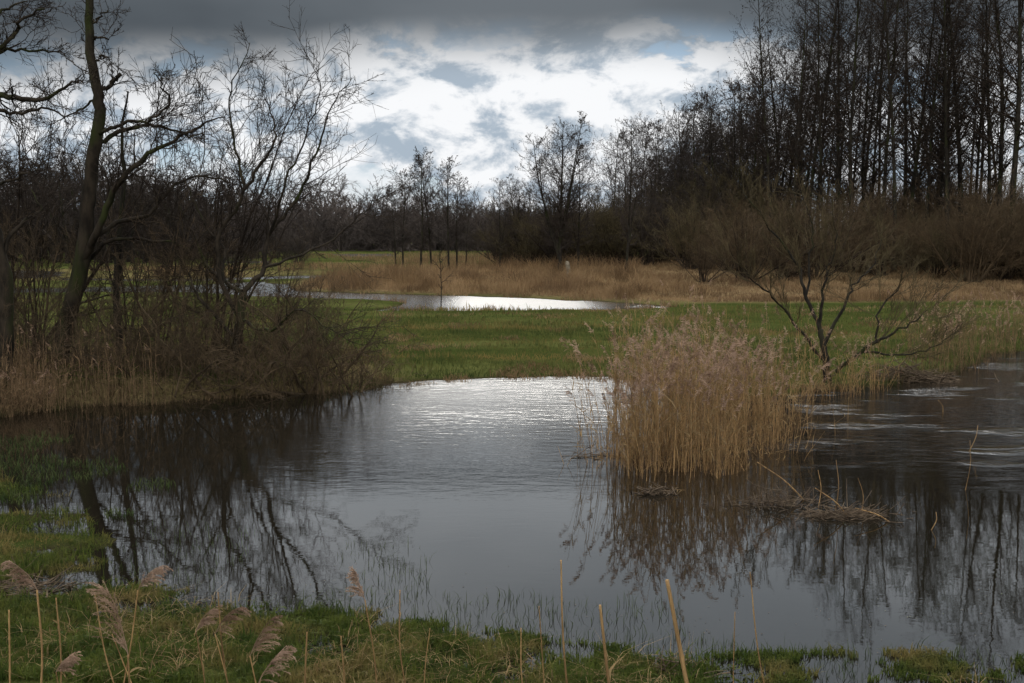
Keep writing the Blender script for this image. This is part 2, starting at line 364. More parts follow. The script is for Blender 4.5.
def finish(me, mb, mats):
    for m_ in mats: me.materials.append(m_)
    if mb.mi is not None: me.polygons.foreach_set('material_index', mb.mi); del me['mi']
def plen(P): return np.linalg.norm(np.diff(P, axis=1), axis=-1).sum(1)
def sample(P, R, bi, tt):
    n = P.shape[1]; f = tt * (n - 1); i = np.clip(f.astype(int), 0, n - 2); w = (f - i)[:, None]
    p = P[bi, i] * (1 - w) + P[bi, i + 1] * w; d = nrm(P[bi, i + 1] - P[bi, i]); r_ = R[bi, i] * (1 - w[:, 0]) + R[bi, i + 1] * w[:, 0]
    return p, d, r_
def walk(p, d, L, n, wob, trop, rr, pull=None):
    B = len(p); P = np.empty((B, n, 3)); P[:, 0] = p; st = (L / (n - 1))[:, None]
    for k in range(1, n):
        d = d + wob * rr.normal(size=(B, 3)); d[:, 2] += trop; d = nrm(d); P[:, k] = P[:, k - 1] + d * st
    return P
def branch(P, R, k, t0, t1, ang, angj, lf, n, wob, trop, rr, rk=0.55, tip=0.3, shape=None, rmin=0.0, lj=0.35, Lp=None):
    B = len(P); bi = np.repeat(np.arange(B), k)
    tt = (np.tile(np.arange(k), B) + rr.random(B * k)) / k; tt = t0 + (t1 - t0) * tt
    p, d, r_ = sample(P, R, bi, tt)
    az = rr.random(B * k) * 2 * PI
    ref = np.where(np.abs(d[:, 2:3]) > 0.8, np.array([[1.0, 0, 0]]), np.array([[0, 0, 1.0]]))
    u = nrm(np.cross(d, ref)); v = np.cross(d, u)
    an = ang + angj * rr.normal(size=B * k)
    dd = d * np.cos(an)[:, None] + (u * np.cos(az)[:, None] + v * np.sin(az)[:, None]) * np.sin(an)[:, None]
    base = (plen(P) if Lp is None else Lp)[bi]
    sh = shape(tt) if shape else (1 - 0.5 * tt)
    L = base * lf * sh * (1 + lj * rr.normal(size=B * k)).clip(0.3, 2)
    C = walk(p, dd, L, n, wob, trop, rr)
    r0 = np.maximum(r_ * rk, rmin)
    Rr = r0[:, None] * np.linspace(1, tip, n)[None]
    return C, np.maximum(Rr, rmin * 0.6)
def dots(P, size, per, rr, mb, mi=0):
    """little cones / buds near branch ends (octahedra)"""
    B = len(P); bi = np.repeat(np.arange(B), per); tt = 0.3 + 0.7 * rr.random(B * per)
    p, d, _ = sample(P, np.ones(P.shape[:2]), bi, tt)
    p = p + rr.normal(size=p.shape) * size
    sz = size * (0.6 + 0.8 * rr.random(len(p)))
    off = np.array([(1, 0, 0), (-1, 0, 0), (0, 1, 0), (0, -1, 0), (0, 0, 1.3), (0, 0, -1.3)])
    v = (p[:, None] + off[None] * sz[:, None, None]).reshape(-1, 3)
    tr = np.array([(0, 2, 4), (2, 1, 4), (1, 3, 4), (3, 0, 4), (2, 0, 5), (1, 2, 5), (3, 1, 5), (0, 3, 5)])
    mb.add(v, t=(tr[None] + 6 * np.arange(len(p))[:, None, None]).reshape(-1, 3), mi=mi)

def alder_mesh(seed, Ht, r0, clear=0.25, k1=55, k2=7, k3=4, lean=0.02, wid=0.17, tw=0.011, cones=1, forks=0):
    rr = np.random.default_rng(seed); n = 16
    d0 = np.array([[lean * rr.normal(), lean * rr.normal(), 1.0]])
    P = walk(np.zeros((1, 3)), nrm(d0), np.array([Ht]), n, 0.022, 0.02, rr)
    R = (r0 * np.linspace(1, 0.10, n) ** 0.9)[None]; R[0, 0] *= 1.5
    if forks:
        C, RC = branch(P, R, forks, 0.03, 0.30, 0.30, 0.08, 0.85, 14, 0.03, 0.06, rr, 0.75, 0.15, shape=lambda x: 1 - 0.4 * x, lj=0.12)
    mt = MB(); mt.tubes(P, R, 7)
    if forks: mt.tubes(C, RC, 6)
    mc = MB()
    sh = lambda x: np.sin(np.clip((x - clear) / (1 - clear), 0, 1) ** 0.75 * PI) ** 0.6 * 0.85 + 0.16
    srcs = [(P, R, k1)] + ([(C, RC, k1 // 2)] if forks else [])
    for (p_, r_, kk) in srcs:
        B1, R1 = branch(p_, r_, kk, clear, 0.995, 0.95, 0.2, wid, 7, 0.10, 0.06, rr, 0.42, 0.25, shape=sh, rmin=tw * 1.6)
        B2, R2 = branch(B1, R1, k2, 0.15, 1.0, 0.75, 0.2, 0.48, 5, 0.13, 0.05, rr, 0.55, 0.4, rmin=tw)
        B3, R3 = branch(B2, R2, k3, 0.15, 1.0, 0.7, 0.2, 0.55, 4, 0.14, 0.03, rr, 0.7, 0.6, rmin=tw * 0.75)
        mc.tubes(B1, R1, 4); mc.tubes(B2, R2, 3); mc.tubes(B3, R3, 3)
        if cones: dots(B3, 0.035, cones, rr, mc)
    return mt.mesh('trunk'), mc.mesh('crown')
def shrub_mesh(seed, Ht, stems=26, spread=0.55, k1=9, k2=6, k3=0, tw=0.008, arch=-0.01, wob=0.06, base=0.25, r0=0.03, flat=1.0, trunk_n=None, rootlev=0):
    """many stems from one stool"""
    rr = np.random.default_rng(seed)
    az = rr.random(stems) * 2 * PI; tl = np.abs(rr.normal(size=stems)) * spread
    d = np.stack([np.cos(az) * np.sin(tl), np.sin(az) * np.sin(tl) * flat, np.cos(tl).clip(0.15)], -1)
    p = np.stack([np.cos(az) * base * rr.random(stems), np.sin(az) * base * rr.random(stems), np.full(stems, -0.1)], -1)
    L = Ht * (0.65 + 0.45 * rr.random(stems))
    P = walk(p, nrm(d), L, 10, wob, arch, rr); R = r0 * (0.4 + 1.6 * rr.random(stems) ** 3)[:, None] * np.linspace(1, 0.22, 10)[None]
    mt = MB(); mt.tubes(P, R, 5)
    mc = MB()
    B1, R1 = branch(P, R, k1, 0.2, 1, 0.6, 0.22, 0.34, 6, wob * 1.3, 0.02, rr, 0.55, 0.35, rmin=tw * 1.3)
    B2, R2 = branch(B1, R1, k2, 0.1, 1, 0.65, 0.25, 0.5, 4, wob * 1.6, 0.01, rr, 0.65, 0.5, rmin=tw)
    mc.tubes(B1, R1, 3); mc.tubes(B2, R2, 3)
    if k3:
        B3, R3 = branch(B2, R2, k3, 0.1, 1, 0.65, 0.25, 0.6, 3, wob * 1.6, 0.0, rr, 0.8, 0.6, rmin=tw * 0.8); mc.tubes(B3, R3, 3)
    return mt.mesh('trunk'), mc.mesh('crown')
def oak_mesh(seed, Ht, r0, k=9, tw=0.02, spread=0.85, k2=6, k3=6, k4=5, t0=0.22):
    rr = np.random.default_rng(seed)
    P = walk(np.zeros((1, 3)), np.array([[0, 0, 1.0]]), np.array([Ht * 0.8]), 9, 0.06, 0.03, rr); R = (r0 * np.linspace(1.2, 0.2, 9))[None]
    B1, R1 = branch(P, R, k, t0, 1.0, spread, 0.2, 0.62, 8, 0.14, 0.06, rr, 0.6, 0.25, shape=lambda x: 1.05 - 0.45 * x)
    B2, R2 = branch(B1, R1, k2, 0.2, 1, 0.7, 0.2, 0.5, 6, 0.17, 0.05, rr, 0.6, 0.3, rmin=tw * 1.3)
    B3, R3 = branch(B2, R2, k3, 0.15, 1, 0.7, 0.2, 0.5, 4, 0.18, 0.03, rr, 0.6, 0.4, rmin=tw)
    mt = MB(); mt.tubes(P, R, 6); mc = MB(); mc.tubes(B1, R1, 5); mc.tubes(B2, R2, 3); mc.tubes(B3, R3, 3)
    if k4:
        B4, R4 = branch(B3, R3, k4, 0.1, 1, 0.7, 0.2, 0.6, 3, 0.18, 0.0, rr, 0.8, 0.6, rmin=tw * 0.8); mc.tubes(B4, R4, 3)
    return mt.mesh('trunk'), mc.mesh('crown')

def plant(name, meshes, mats, loc, rz, s, label, cat, group=None, tilt=(0, 0)):
    e = bpy.data.objects.new(name, None); COL.objects.link(e)
    e.location = loc; e.rotation_euler = (tilt[0], tilt[1], rz); e.scale = (s, s, s) if not hasattr(s, '__len__') else s
    e['label'] = label; e['category'] = cat
    if group: e['group'] = group
    e.empty_display_size = 0.5
    for nm, me, m_ in zip(('trunk', 'crown'), meshes, mats):
        link(nm, me, m_, e)
    return e
def gz1(x, y): return float(height(np.array([x]), np.array([y]))[0])
def spot_on(px, depth):
    p = at(px, 300, depth); return (float(p[0]), float(p[1]), gz1(p[0], p[1]))
ORD = ['first', 'second', 'third', 'fourth', 'fifth', 'sixth', 'seventh', 'eighth', 'ninth', 'tenth', 'eleventh', 'twelfth', 'thirteenth', 'fourteenth', 'fifteenth',
       'sixteenth', 'seventeenth', 'eighteenth', 'nineteenth', 'twentieth', 'twenty-first', 'twenty-second', 'twenty-third', 'twenty-fourth', 'twenty-fifth', 'twenty-sixth']

# ---------------------------------------------------------------- tall alder wood on the right
ALD = [alder_mesh(100 + i, 24, 0.19, clear=0.18 + 0.06 * (i % 3), k1=62, k2=7, k3=4, wid=0.15, cones=1, tw=0.010) for i in range(6)]
front = [(772, 100, 25, -.06), (790, 98, 24, -.07), (806, 103, 27, -.03), (822, 97, 26, 0), (838, 101, 28, -.01), (853, 96, 29, 0), (868, 102, 27, .01), (880, 99, 28, 0),
         (893, 93, 30, -.01), (908, 100, 28, .0), (922, 97, 27, .02), (934, 103, 29, 0), (946, 94, 28, 0), (958, 98, 30, .01), (970, 101, 28, -.01), (983, 96, 29, 0),
         (996, 92, 30, -.02), (1010, 88, 31, .01), (1024, 95, 29, .0), (1040, 90, 30, 0)]
for i, (px, dp, ht, ln) in enumerate(front):
    x, y, z = spot_on(px, dp)
    plant('alder', ALD[i % 6], (M['bark'], M['twig_dark']), (x, y, z - 0.1), i * 1.7, (ht / 24 * random.uniform(.7, 1.15),) * 2 + (ht / 24,),
          'tall bare alder, %s in the front row from the open edge of the wood' % ORD[i], 'alder tree', 'tall alders of the wood front row', tilt=(0, ln))
for i in range(36):
    px = random.uniform(775, 1120); dp = random.uniform(106, 150); x, y, z = spot_on(px, dp)
    ht = random.uniform(22, 30)
    plant('alder', ALD[i % 6], (M['bark'], M['twig_dark']), (x, y, z), random.uniform(0, 6), ht / 24,
          'thin dark alder standing deep inside the tall wood behind its front row', 'alder tree', 'alders deep inside the tall wood', tilt=(0, random.uniform(-.03, .03)))
# ---------------------------------------------------------------- lower wood stepping down to the centre
MIDA = [alder_mesh(200 + i, 15, 0.13, clear=0.2, k1=50, k2=7, k3=4, wid=0.2, cones=1, tw=0.013, forks=(0, 1, 0, 1)[i]) for i in range(4)]
k = 0
steps = [(598, 142, 9), (612, 128, 14), (626, 132, 14.5), (640, 130, 15.5), (651, 134, 16), (662, 126, 14.5), (672, 131, 16), (684, 128, 16.5), (695, 124, 17), (706, 130, 18.5),
         (716, 122, 17.5), (728, 126, 19), (739, 120, 18.5), (750, 118, 19), (761, 122, 21), (775, 118, 21)]
for i, (px, dp, ht) in enumerate(steps):
    x, y, z = spot_on(px, dp)
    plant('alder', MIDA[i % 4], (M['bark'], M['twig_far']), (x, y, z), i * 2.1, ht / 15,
          'slender bare alder, %s from the pond end of the climbing wood edge' % ORD[i], 'alder tree', 'alders along the climbing wood edge')
for i in range(30):
    px = random.uniform(640, 800); dp = random.uniform(128, 165); x, y, z = spot_on(px, dp)
    ht = (8 + 10 * (px - 600) / 160) * random.uniform(.85, 1.0) * dp / 128
    plant('alder', MIDA[i % 4], (M['bark'], M['twig_far']), (x, y, z), random.uniform(0, 6), ht / 15,
          'hazy bare tree behind the climbing wood edge', 'tree', 'trees behind the climbing wood edge')
# ---------------------------------------------------------------- scrub willows below them
SHR = [shrub_mesh(300 + i, 7, stems=30, spread=0.45, k1=10, k2=6, k3=2, tw=0.010, r0=0.05, base=0.8) for i in range(4)]
scrub = []
for i in range(34):
    px = 500 + 270 * i / 33 + random.uniform(-8, 8)
    scrub.append((px, random.uniform(112, 135), random.uniform(5.0, 7.0) + 4.0 * max(0, (px - 590) / 180)))
for i, (px, dp, ht) in enumerate(scrub):
    x, y, z = spot_on(px, dp)
    plant('willow_scrub', SHR[i % 4], (M['twig_dark'], M['twig_olive' if i % 2 else 'twig_far']), (x, y, z), random.uniform(0, 6), (ht / 7 * 1.15, ht / 7 * 1.15, ht / 7),
          'dense dark willow bush in the thicket band at the foot of the lower wood', 'willow bush', 'willow bushes at the foot of the lower wood')
for i in range(46):
    px = 690 + 400 * i / 45 + random.uniform(-8, 8); dp = random.uniform(76, 104)
    ht = random.uniform(2.6, 6.4) if px < 900 else (random.uniform(2.5, 5.2) if px < 950 else random.uniform(4.0, 7.0))
    x, y, z = spot_on(px, dp)
    plant('willow_scrub', SHR[(i * 3) % 4], (M['twig_brown' if i % 2 else 'twig_dark'], M['twig_brown' if i % 4 else 'twig_olive']), (x, y, z), random.uniform(0, 6), (ht / 7 * 1.2, ht / 7 * 1.2, ht / 7),
          'brown twiggy willow bush in the undergrowth at the foot of the tall alders', 'willow bush', 'brown bushes at the foot of the tall alders')
for i in range(22):
    px = 850 + 13 * i + random.uniform(-5, 5); x, y, z = spot_on(px, random.uniform(108, 128)); ht = random.uniform(7, 10)
    plant('willow_scrub', SHR[i % 4], (M['twig_dark'], M['twig_brown']), (x, y, z), random.uniform(0, 6), (ht / 7 * 1.1, ht / 7 * 1.1, ht / 7),
          'tall dark bush in the understorey behind the front trunks of the tall wood', 'bush', 'dark understorey bushes of the tall wood')
# ---------------------------------------------------------------- free standing trees in the centre
LOOSE = [alder_mesh(400 + i, 11, 0.12, clear=0.16, k1=46, k2=6, k3=4, wid=0.21, cones=1, tw=0.015, lean=.03) for i in range(3)]
cen = [(403, 115, 10.5, 'slim bare alder at the lake end of the small group'), (396, 118, 9.0, 'short leaning alder at the outer left of the small group'), (421, 112, 12.3, 'tallest slim alder of the small group in the marsh'),
       (432, 114, 12.0, 'bare alder leaning gently beside the tallest of the small group'), (449, 113, 11.6, 'bare alder with pale upright stem, inner right of the small group'), (457, 116, 10.0, 'bushy-topped bare alder at the right end of the small group'), (466, 125, 7.0, 'low thin alder just behind the small group')]
for i, (px, dp, ht, lb) in enumerate(cen):
    x, y, z = spot_on(px, dp)
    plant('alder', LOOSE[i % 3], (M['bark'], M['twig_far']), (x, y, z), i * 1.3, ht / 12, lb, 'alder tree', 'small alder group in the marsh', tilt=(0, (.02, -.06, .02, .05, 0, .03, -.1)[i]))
BIGA = [alder_mesh(420, 14, 0.22, clear=0.12, k1=56, k2=8, k3=5, wid=0.24, tw=0.013, forks=4), alder_mesh(421, 14, 0.14, clear=0.18, k1=50, k2=7, k3=4, wid=0.2, tw=0.013, forks=1)]
for (px, dp, ht, v, lb) in ((560, 100, 12.2, 0, 'broad multi-stemmed alder rising from the dry reeds, the darkest in the centre'), (578, 103, 10.0, 1, 'alder half hidden behind the right side of the broad multi-stemmed one'),
                            (626, 92, 11.8, 1, 'tall open alder leaning over the dry reeds just left of the climbing wood'), (500, 118, 8.8, 1, 'small rounded tree at the left tip of the dark thicket'), (520, 122, 8.6, 0, 'spreading tree above the left part of the dark thicket')):
    x, y, z = spot_on(px, dp)
    plant('alder', BIGA[v], (M['bark'], M['twig_far']), (x, y, z), px, ht / 14, lb, 'alder tree', tilt=(0, -.05 if px == 626 else 0))
# ---------------------------------------------------------------- woods on the left
OAK = [oak_mesh(500 + i, 11, 0.22, tw=0.018) for i in range(3)]
for i in range(80):
    px = -110 + 6.2 * i + random.uniform(-5, 5) if i < 50 else random.uniform(-100, 230)
    dp = random.uniform(140, 175); base = 13.2 if px < 110 else (11.2 if px < 190 else 8.6)
    if px > 175: dp += 30
    x, y, z = spot_on(px, dp); ht = base * random.uniform(.82, 1.08) * (dp / 140)
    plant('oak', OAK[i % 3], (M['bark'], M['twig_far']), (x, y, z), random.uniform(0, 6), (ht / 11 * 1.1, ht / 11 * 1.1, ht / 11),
          'round-crowned bare tree in the dark wood closing the meadow on the left', 'oak tree', 'bare trees of the left wood')
def bake(protos, places):
    mb = MB()
    for (pi, loc, rz, s) in places:
        c_, s_ = math.cos(rz), math.sin(rz); Rm = np.array([[c_, -s_, 0], [s_, c_, 0], [0, 0, 1]])
        for (v, q) in protos[pi]:
            mb.add((v * np.array(s)) @ Rm.T + np.array(loc), q)
    return mb
def grab(me):
    v = np.empty(len(me.vertices) * 3, np.float32); me.vertices.foreach_get('co', v)
    q = np.empty(len(me.loops), np.int32); me.loops.foreach_get('vertex_index', q)
    return v.reshape(-1, 3), q.reshape(-1, 4)
for i in range(34):
    px = -110 + 12.5 * i + random.uniform(-5, 5); x, y, z = spot_on(px, random.uniform(140, 185))
    s_ = random.uniform(.5, .85)
    plant('willow_scrub', SHR[i % 4], (M['twig_far'], M['twig_far']), (x, y, z), random.uniform(0, 6), (s_ * 1.5, s_ * 1.5, s_), 'low dark scrub bush filling the foot of the left wood', 'bush', 'scrub bushes under the left wood')
lo = [oak_mesh(520 + i, 12, 0.26, k=10, k2=7, k3=8, k4=0, tw=0.034) for i in range(3)]
lo += [shrub_mesh(540 + i, 8, stems=18, spread=.5, k1=8, k2=7, tw=.036, r0=.07, base=1.2) for i in range(2)]
LO = [(grab(a), grab(b_)) for a, b_ in lo]
pl = []
for i in range(190):
    px = -350 + i * 5.2; dp = random.uniform(262, 330)
    if px > 640: break
    p = at(px, 300, dp); ht = (16 if px < 200 else 16.2 - 5.6 * max(0, (px - 330) / 160 if px < 500 else 1)) * random.uniform(.8, 1.08)
    pl.append((i % 3, (p[0], p[1], 0.1), random.uniform(0, 6), (ht / 12 * 1.35, ht / 12 * 1.35, ht / 12)))
for i in range(260):
    p = at(-350 + i * 3.9 + random.uniform(-4, 4), 300, random.uniform(255, 310)); s_ = random.uniform(.8, 1.4)
    pl.append((3 + i % 2, (p[0], p[1], 0.1), random.uniform(0, 6), (s_ * 1.4, s_ * 1.4, s_)))
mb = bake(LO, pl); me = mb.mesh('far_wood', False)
link('far_wood', me, M['twig_haze'], kind='stuff', label='far bare wood forming the low dark skyline beyond the flooded meadows', category='wood')

# ---------------------------------------------------------------- blades
def blades(mb, P, hgt, wid, lean=0.3, droop=0.25, mi=0, rr=rng):
    n = len(P); az = rr.random(n) * 2 * PI; la = rr.random(n) * 2 * PI
    u = np.stack([np.cos(az), np.sin(az), 0 * az], -1) * (wid / 2)[:, None]
    ld = np.stack([np.cos(la), np.sin(la), 0 * la], -1) * (hgt * lean * rr.random(n))[:, None]
    up = np.stack([0 * az, 0 * az, hgt], -1)
    mid = P + ld * 0.35 + up * 0.55; tip = P + ld * (1 + droop) + up * (1 - droop * rr.random(n))[:, None]
    v = np.stack([P - u, P + u, mid + u * 0.8, mid - u * 0.8, tip], 1).reshape(-1, 3)
    b_ = 5 * np.arange(n)[:, None]
    mb.add(v, q=b_ + np.array([[0, 1, 2, 3]]), t=b_ + np.array([[3, 2, 4]]), mi=mi)
def scatter(poly, n, rr=rng):
    """points on the ground under a patch of land given by its outline; denser nearer"""
    P = np.asarray(poly, float); x0, y0 = P.min(0); x1, y1 = P.max(0)
    px = rr.uniform(x0, x1, n); py = rr.uniform(y0, y1, n); ok = in_poly(px, py, P); p = ground(px[ok], py[ok])
    p[:, 2] = height(p[:, 0], p[:, 1]); return p
# meadow
mb = MB()
p = scatter([(-40, 300), (360, 312), (420, 312), (700, 310), (1064, 306), (1064, 352), (1000, 358), (960, 374), (800, 398), (700, 394), (610, 378), (430, 382), (390, 388), (-40, 400)], 190000)
p = p[p[:, 2] > 0.012]; dens = fbm(p[:, 0] * 0.3, p[:, 1] * 0.2) + 0.6 > rng.random(len(p)) * 1.1; p = p[dens]
D = p[:, 1]; blades(mb, p - [0, 0, 0.01], (0.05 + 0.09 * rng.random(len(p)) + 0.16 * (rng.random(len(p)) < .05)) * (0.8 + 2.2 * np.clip(fbm(p[:, 0] * .5, p[:, 1] * .35), 0, 1)), 0.008 + D * 0.00045, 0.6)
me = mb.mesh('meadow_grass', False); link('meadow_grass', me, M['grass'], kind='stuff', label='short green grass of the wet meadow beyond the pond', category='grass')
mb = MB()
p = scatter([(-40, 238), (1000, 238), (1000, 262), (500, 268), (380, 285), (-40, 300)], 60000)
p = p[p[:, 2] > 0.02]; D = p[:, 1]
blades(mb, p, 0.15 + 0.3 * rng.random(len(p)), 0.03 + 0 * D, 0.6)
tp = scatter([(380, 314), (700, 312), (1064, 308), (1064, 350), (960, 374), (800, 396), (700, 392), (610, 379), (430, 383), (385, 390)], 70000)
tp = tp[(tp[:, 2] > 0.0) & (fbm(tp[:, 0] * .55 + 40, tp[:, 1] * .35, 4) > .20 + .25 * rng.random(len(tp)))]
mbt = MB(); blades(mbt, tp - [0, 0, .01], 0.06 + 0.14 * rng.random(len(tp)), 0.012 + tp[:, 1] * .0004, 1.2, 0.5)
tq = scatter([(385, 392), (430, 384), (560, 379), (640, 384), (700, 395), (812, 398), (812, 388), (700, 386), (610, 372), (430, 377)], 9000); tq = tq[(tq[:, 2] < .06) & (tq[:, 2] > -.08) & (fbm(tq[:, 0] * 1.5, tq[:, 1] * 1.5) > 0)]; tq[:, 2] = np.maximum(tq[:, 2], -.01)
blades(mbt, tq, 0.05 + 0.12 * rng.random(len(tq)), 0.016 + 0 * tq[:, 0], 1.2, 0.5)
te = scatter([(250, 289), (300, 290), (440, 293), (600, 300), (680, 305), (670, 312), (500, 313), (360, 314), (250, 300)], 30000); te = te[(te[:, 2] < .07) & (te[:, 2] > -.10) & (fbm(te[:, 0] * .6, te[:, 1] * .5) > .18) & ((te[:, 2] > -.04))]; te[:, 2] = np.maximum(te[:, 2], -.01)
blades(mbt, te, 0.10 + 0.35 * rng.random(len(te)) ** 2, 0.03 + 0 * te[:, 0], 1.0, 0.4)
link('tussock_grass', mbt.mesh('tussock_grass', False), M['drygrass'], kind='stuff', label='patches of faded straw-coloured tufts in the wet meadow', category='grass')
# near bank grass
mb2 = MB()
p = scatter([(-60, 425), (20, 450), (60, 480), (110, 540), (120, 585), (220, 588), (330, 600), (430, 625), (520, 645), (640, 660), (760, 668), (1084, 672), (1084, 700), (-60, 700)], 230000)
z = p[:, 2]; keep = (z > -0.02 + 0.04 * (fbm(p[:, 0] * 2.5, p[:, 1] * 2.5) + .1)); p = p[keep]
cl = np.clip(fbm(p[:, 0] * 3.5, p[:, 1] * 3.5, 3) + 0.55, 0.15, 1)
blades(mb2, p - [0, 0, 0.01], (0.03 + 0.07 * rng.random(len(p)) + 0.12 * (rng.random(len(p)) < .06)) * cl * 1.5, 0.007 + 0.006 * rng.random(len(p)), 0.9, 0.4)
# lumpy floating patches at the shore edge
p = scatter([(330, 600), (430, 620), (560, 640), (700, 655), (860, 650), (1084, 655), (1084, 705), (500, 700), (330, 640)], 90000)
pn = fbm(p[:, 0] * 2.3, p[:, 1] * 3.4, 4) + np.clip((10.2 - p[:, 1]) * .25, -.3, .22) - np.clip(p[:, 0] * .04, 0, .12); p = p[(rng.random(len(p)) < (pn - .12) * 2.6) & (p[:, 2] > -0.22)]; p[:, 2] = np.maximum(p[:, 2], -0.005)
blades(mb2, p, 0.03 + 0.06 * rng.random(len(p)), 0.008 + 0.006 * rng.random(len(p)), 0.9, 0.4)
# spray of small leaves and soaked dead straw through the edge
pl_ = scatter([(-60, 590), (300, 610), (430, 640), (600, 655), (1084, 660), (1084, 700), (-60, 700)], 5000); pl_ = pl_[pl_[:, 2] > -0.05]; pl_[:, 2] = np.maximum(pl_[:, 2], 0) + .01
blades(mb2, pl_, 0.015 + 0.03 * rng.random(len(pl_)), 0.018 + 0.014 * rng.random(len(pl_)), 2.2, 0.6)
mb3 = MB(); pq = scatter([(-60, 585), (300, 605), (430, 635), (600, 652), (1084, 655), (1084, 700), (-60, 700)], 5200); pq = pq[(pq[:, 2] > -0.04) & (fbm(pq[:, 0] * .9, pq[:, 1] * .9) > -.1)]; pq[:, 2] = np.maximum(pq[:, 2], 0) + .01
blades(mb3, pq, 0.05 + 0.12 * rng.random(len(pq)), 0.005 + 0.003 * rng.random(len(pq)), 2.6, 0.6)
link('dead_straw', mb3.mesh('dead_straw', False), M['reed_leaf'], kind='stuff', label='short bits of dead straw strewn through the grass of the near shore', category='straw')
# slope of the embankment
pe = np.stack([rng.uniform(-6, 6, 26000), rng.uniform(1.5, 8.5, 26000), np.zeros(26000)], -1); pe[:, 2] = height(pe[:, 0], pe[:, 1])
blades(mb2, pe, 0.05 + 0.1 * rng.random(len(pe)), 0.008 + 0 * pe[:, 0], 0.9, 0.4)
me = mb2.mesh('bank_grass', False); link('bank_grass', me, M['grass_near'], kind='stuff', label='low lush grass and moss on the near shore', category='grass')
# thin blades standing in the water
mb = MB()
p = scatter([(60, 500), (130, 520), (330, 540), (620, 560), (720, 600), (900, 640), (1040, 660), (1040, 690), (600, 680), (300, 620), (60, 560)], 9000)
dn = fbm(p[:, 0] * .8, p[:, 1] * .8, 3) + np.clip(-(p[:, 0] - 1) * 0.10, -.35, .3) + np.clip((10.6 - p[:, 1]) * .25, -.4, .4); p = p[(dn > 0.02) & (p[:, 2] < 0.01)]; p[:, 2] = -0.02
blades(mb, p, 0.05 + 0.13 * rng.random(len(p)) ** 1.5, 0.004 + 0.003 * rng.random(len(p)), 0.7, 0.15)
p = scatter([(-10, 425), (90, 440), (160, 470), (260, 490), (110, 580), (-10, 560)], 16000); p = p[(p[:, 2] < 0.02) & (fbm(p[:, 0] * 1.2, p[:, 1] * 1.2) > -0.05 + np.clip((p[:, 0] + 6.5) * .25, 0, .6))]; p[:, 2] = -0.02
blades(mb, p, 0.04 + 0.10 * rng.random(len(p)), 0.009 + 0.004 * rng.random(len(p)), 0.9, 0.2)
me = mb.mesh('water_grass', False); link('water_grass', me, M['waterblade'], kind='stuff', label='thin dark grass blades poking out of the shallow flood water', category='water grass')
# dry belt behind the middle pond
mb = MB()
p = scatter([(290, 290), (330, 278), (400, 274), (470, 268), (700, 263), (1064, 263), (1064, 303), (700, 305), (600, 301), (520, 296.5), (440, 294.5), (330, 292)], 90000)
hh = np.clip(0.75 + 1.1 * fbm(p[:, 0] * .12, p[:, 1] * .12, 3), 0.3, 1.6)
xm = p[:, 0] / p[:, 1] * F + 512
hh = hh * np.where(xm < 640, 1.0, 0.55) * (0.6 + 0.9 * (fbm(p[:, 0] * .5, p[:, 1] * .4) > .05))
blades(mb, p - [0, 0, 0.02], hh * (0.5 + 0.7 * rng.random(len(p))), 0.022 + 0.02 * rng.random(len(p)), 0.75, 0.3)
p = scatter([(-40, 272), (60, 270), (200, 270), (300, 265), (400, 258), (600, 256), (600, 268), (480, 273), (380, 275), (300, 276), (200, 280), (-40, 288)], 40000)
p = p[(p[:, 0] > -14) | (fbm(p[:, 0] * .08, p[:, 1] * .04, 3) > .02)]
p = np.concatenate([p, (lambda q: q[fbm(q[:, 0] * .03, q[:, 1] * .015, 3) > 0.22 - .2 * (q[:, 0] > -25)])(scatter([(-60, 248), (620, 248), (620, 262), (-60, 268)], 40000))]); p = p[p[:, 2] > 0.03]
blades(mb, p, 0.3 + 0.9 * rng.random(len(p)) * np.clip(.5 + fbm(p[:, 0] * .1, p[:, 1] * .1), 0.1, 1), 0.03 + 0.02 * rng.random(len(p)), 0.7, 0.3)
me = mb.mesh('dry_reeds', False); link('dry_reeds', me, M['drygrass'], kind='stuff', label='belt of dry tan reeds and sedge beyond the narrow middle pond', category='reeds')

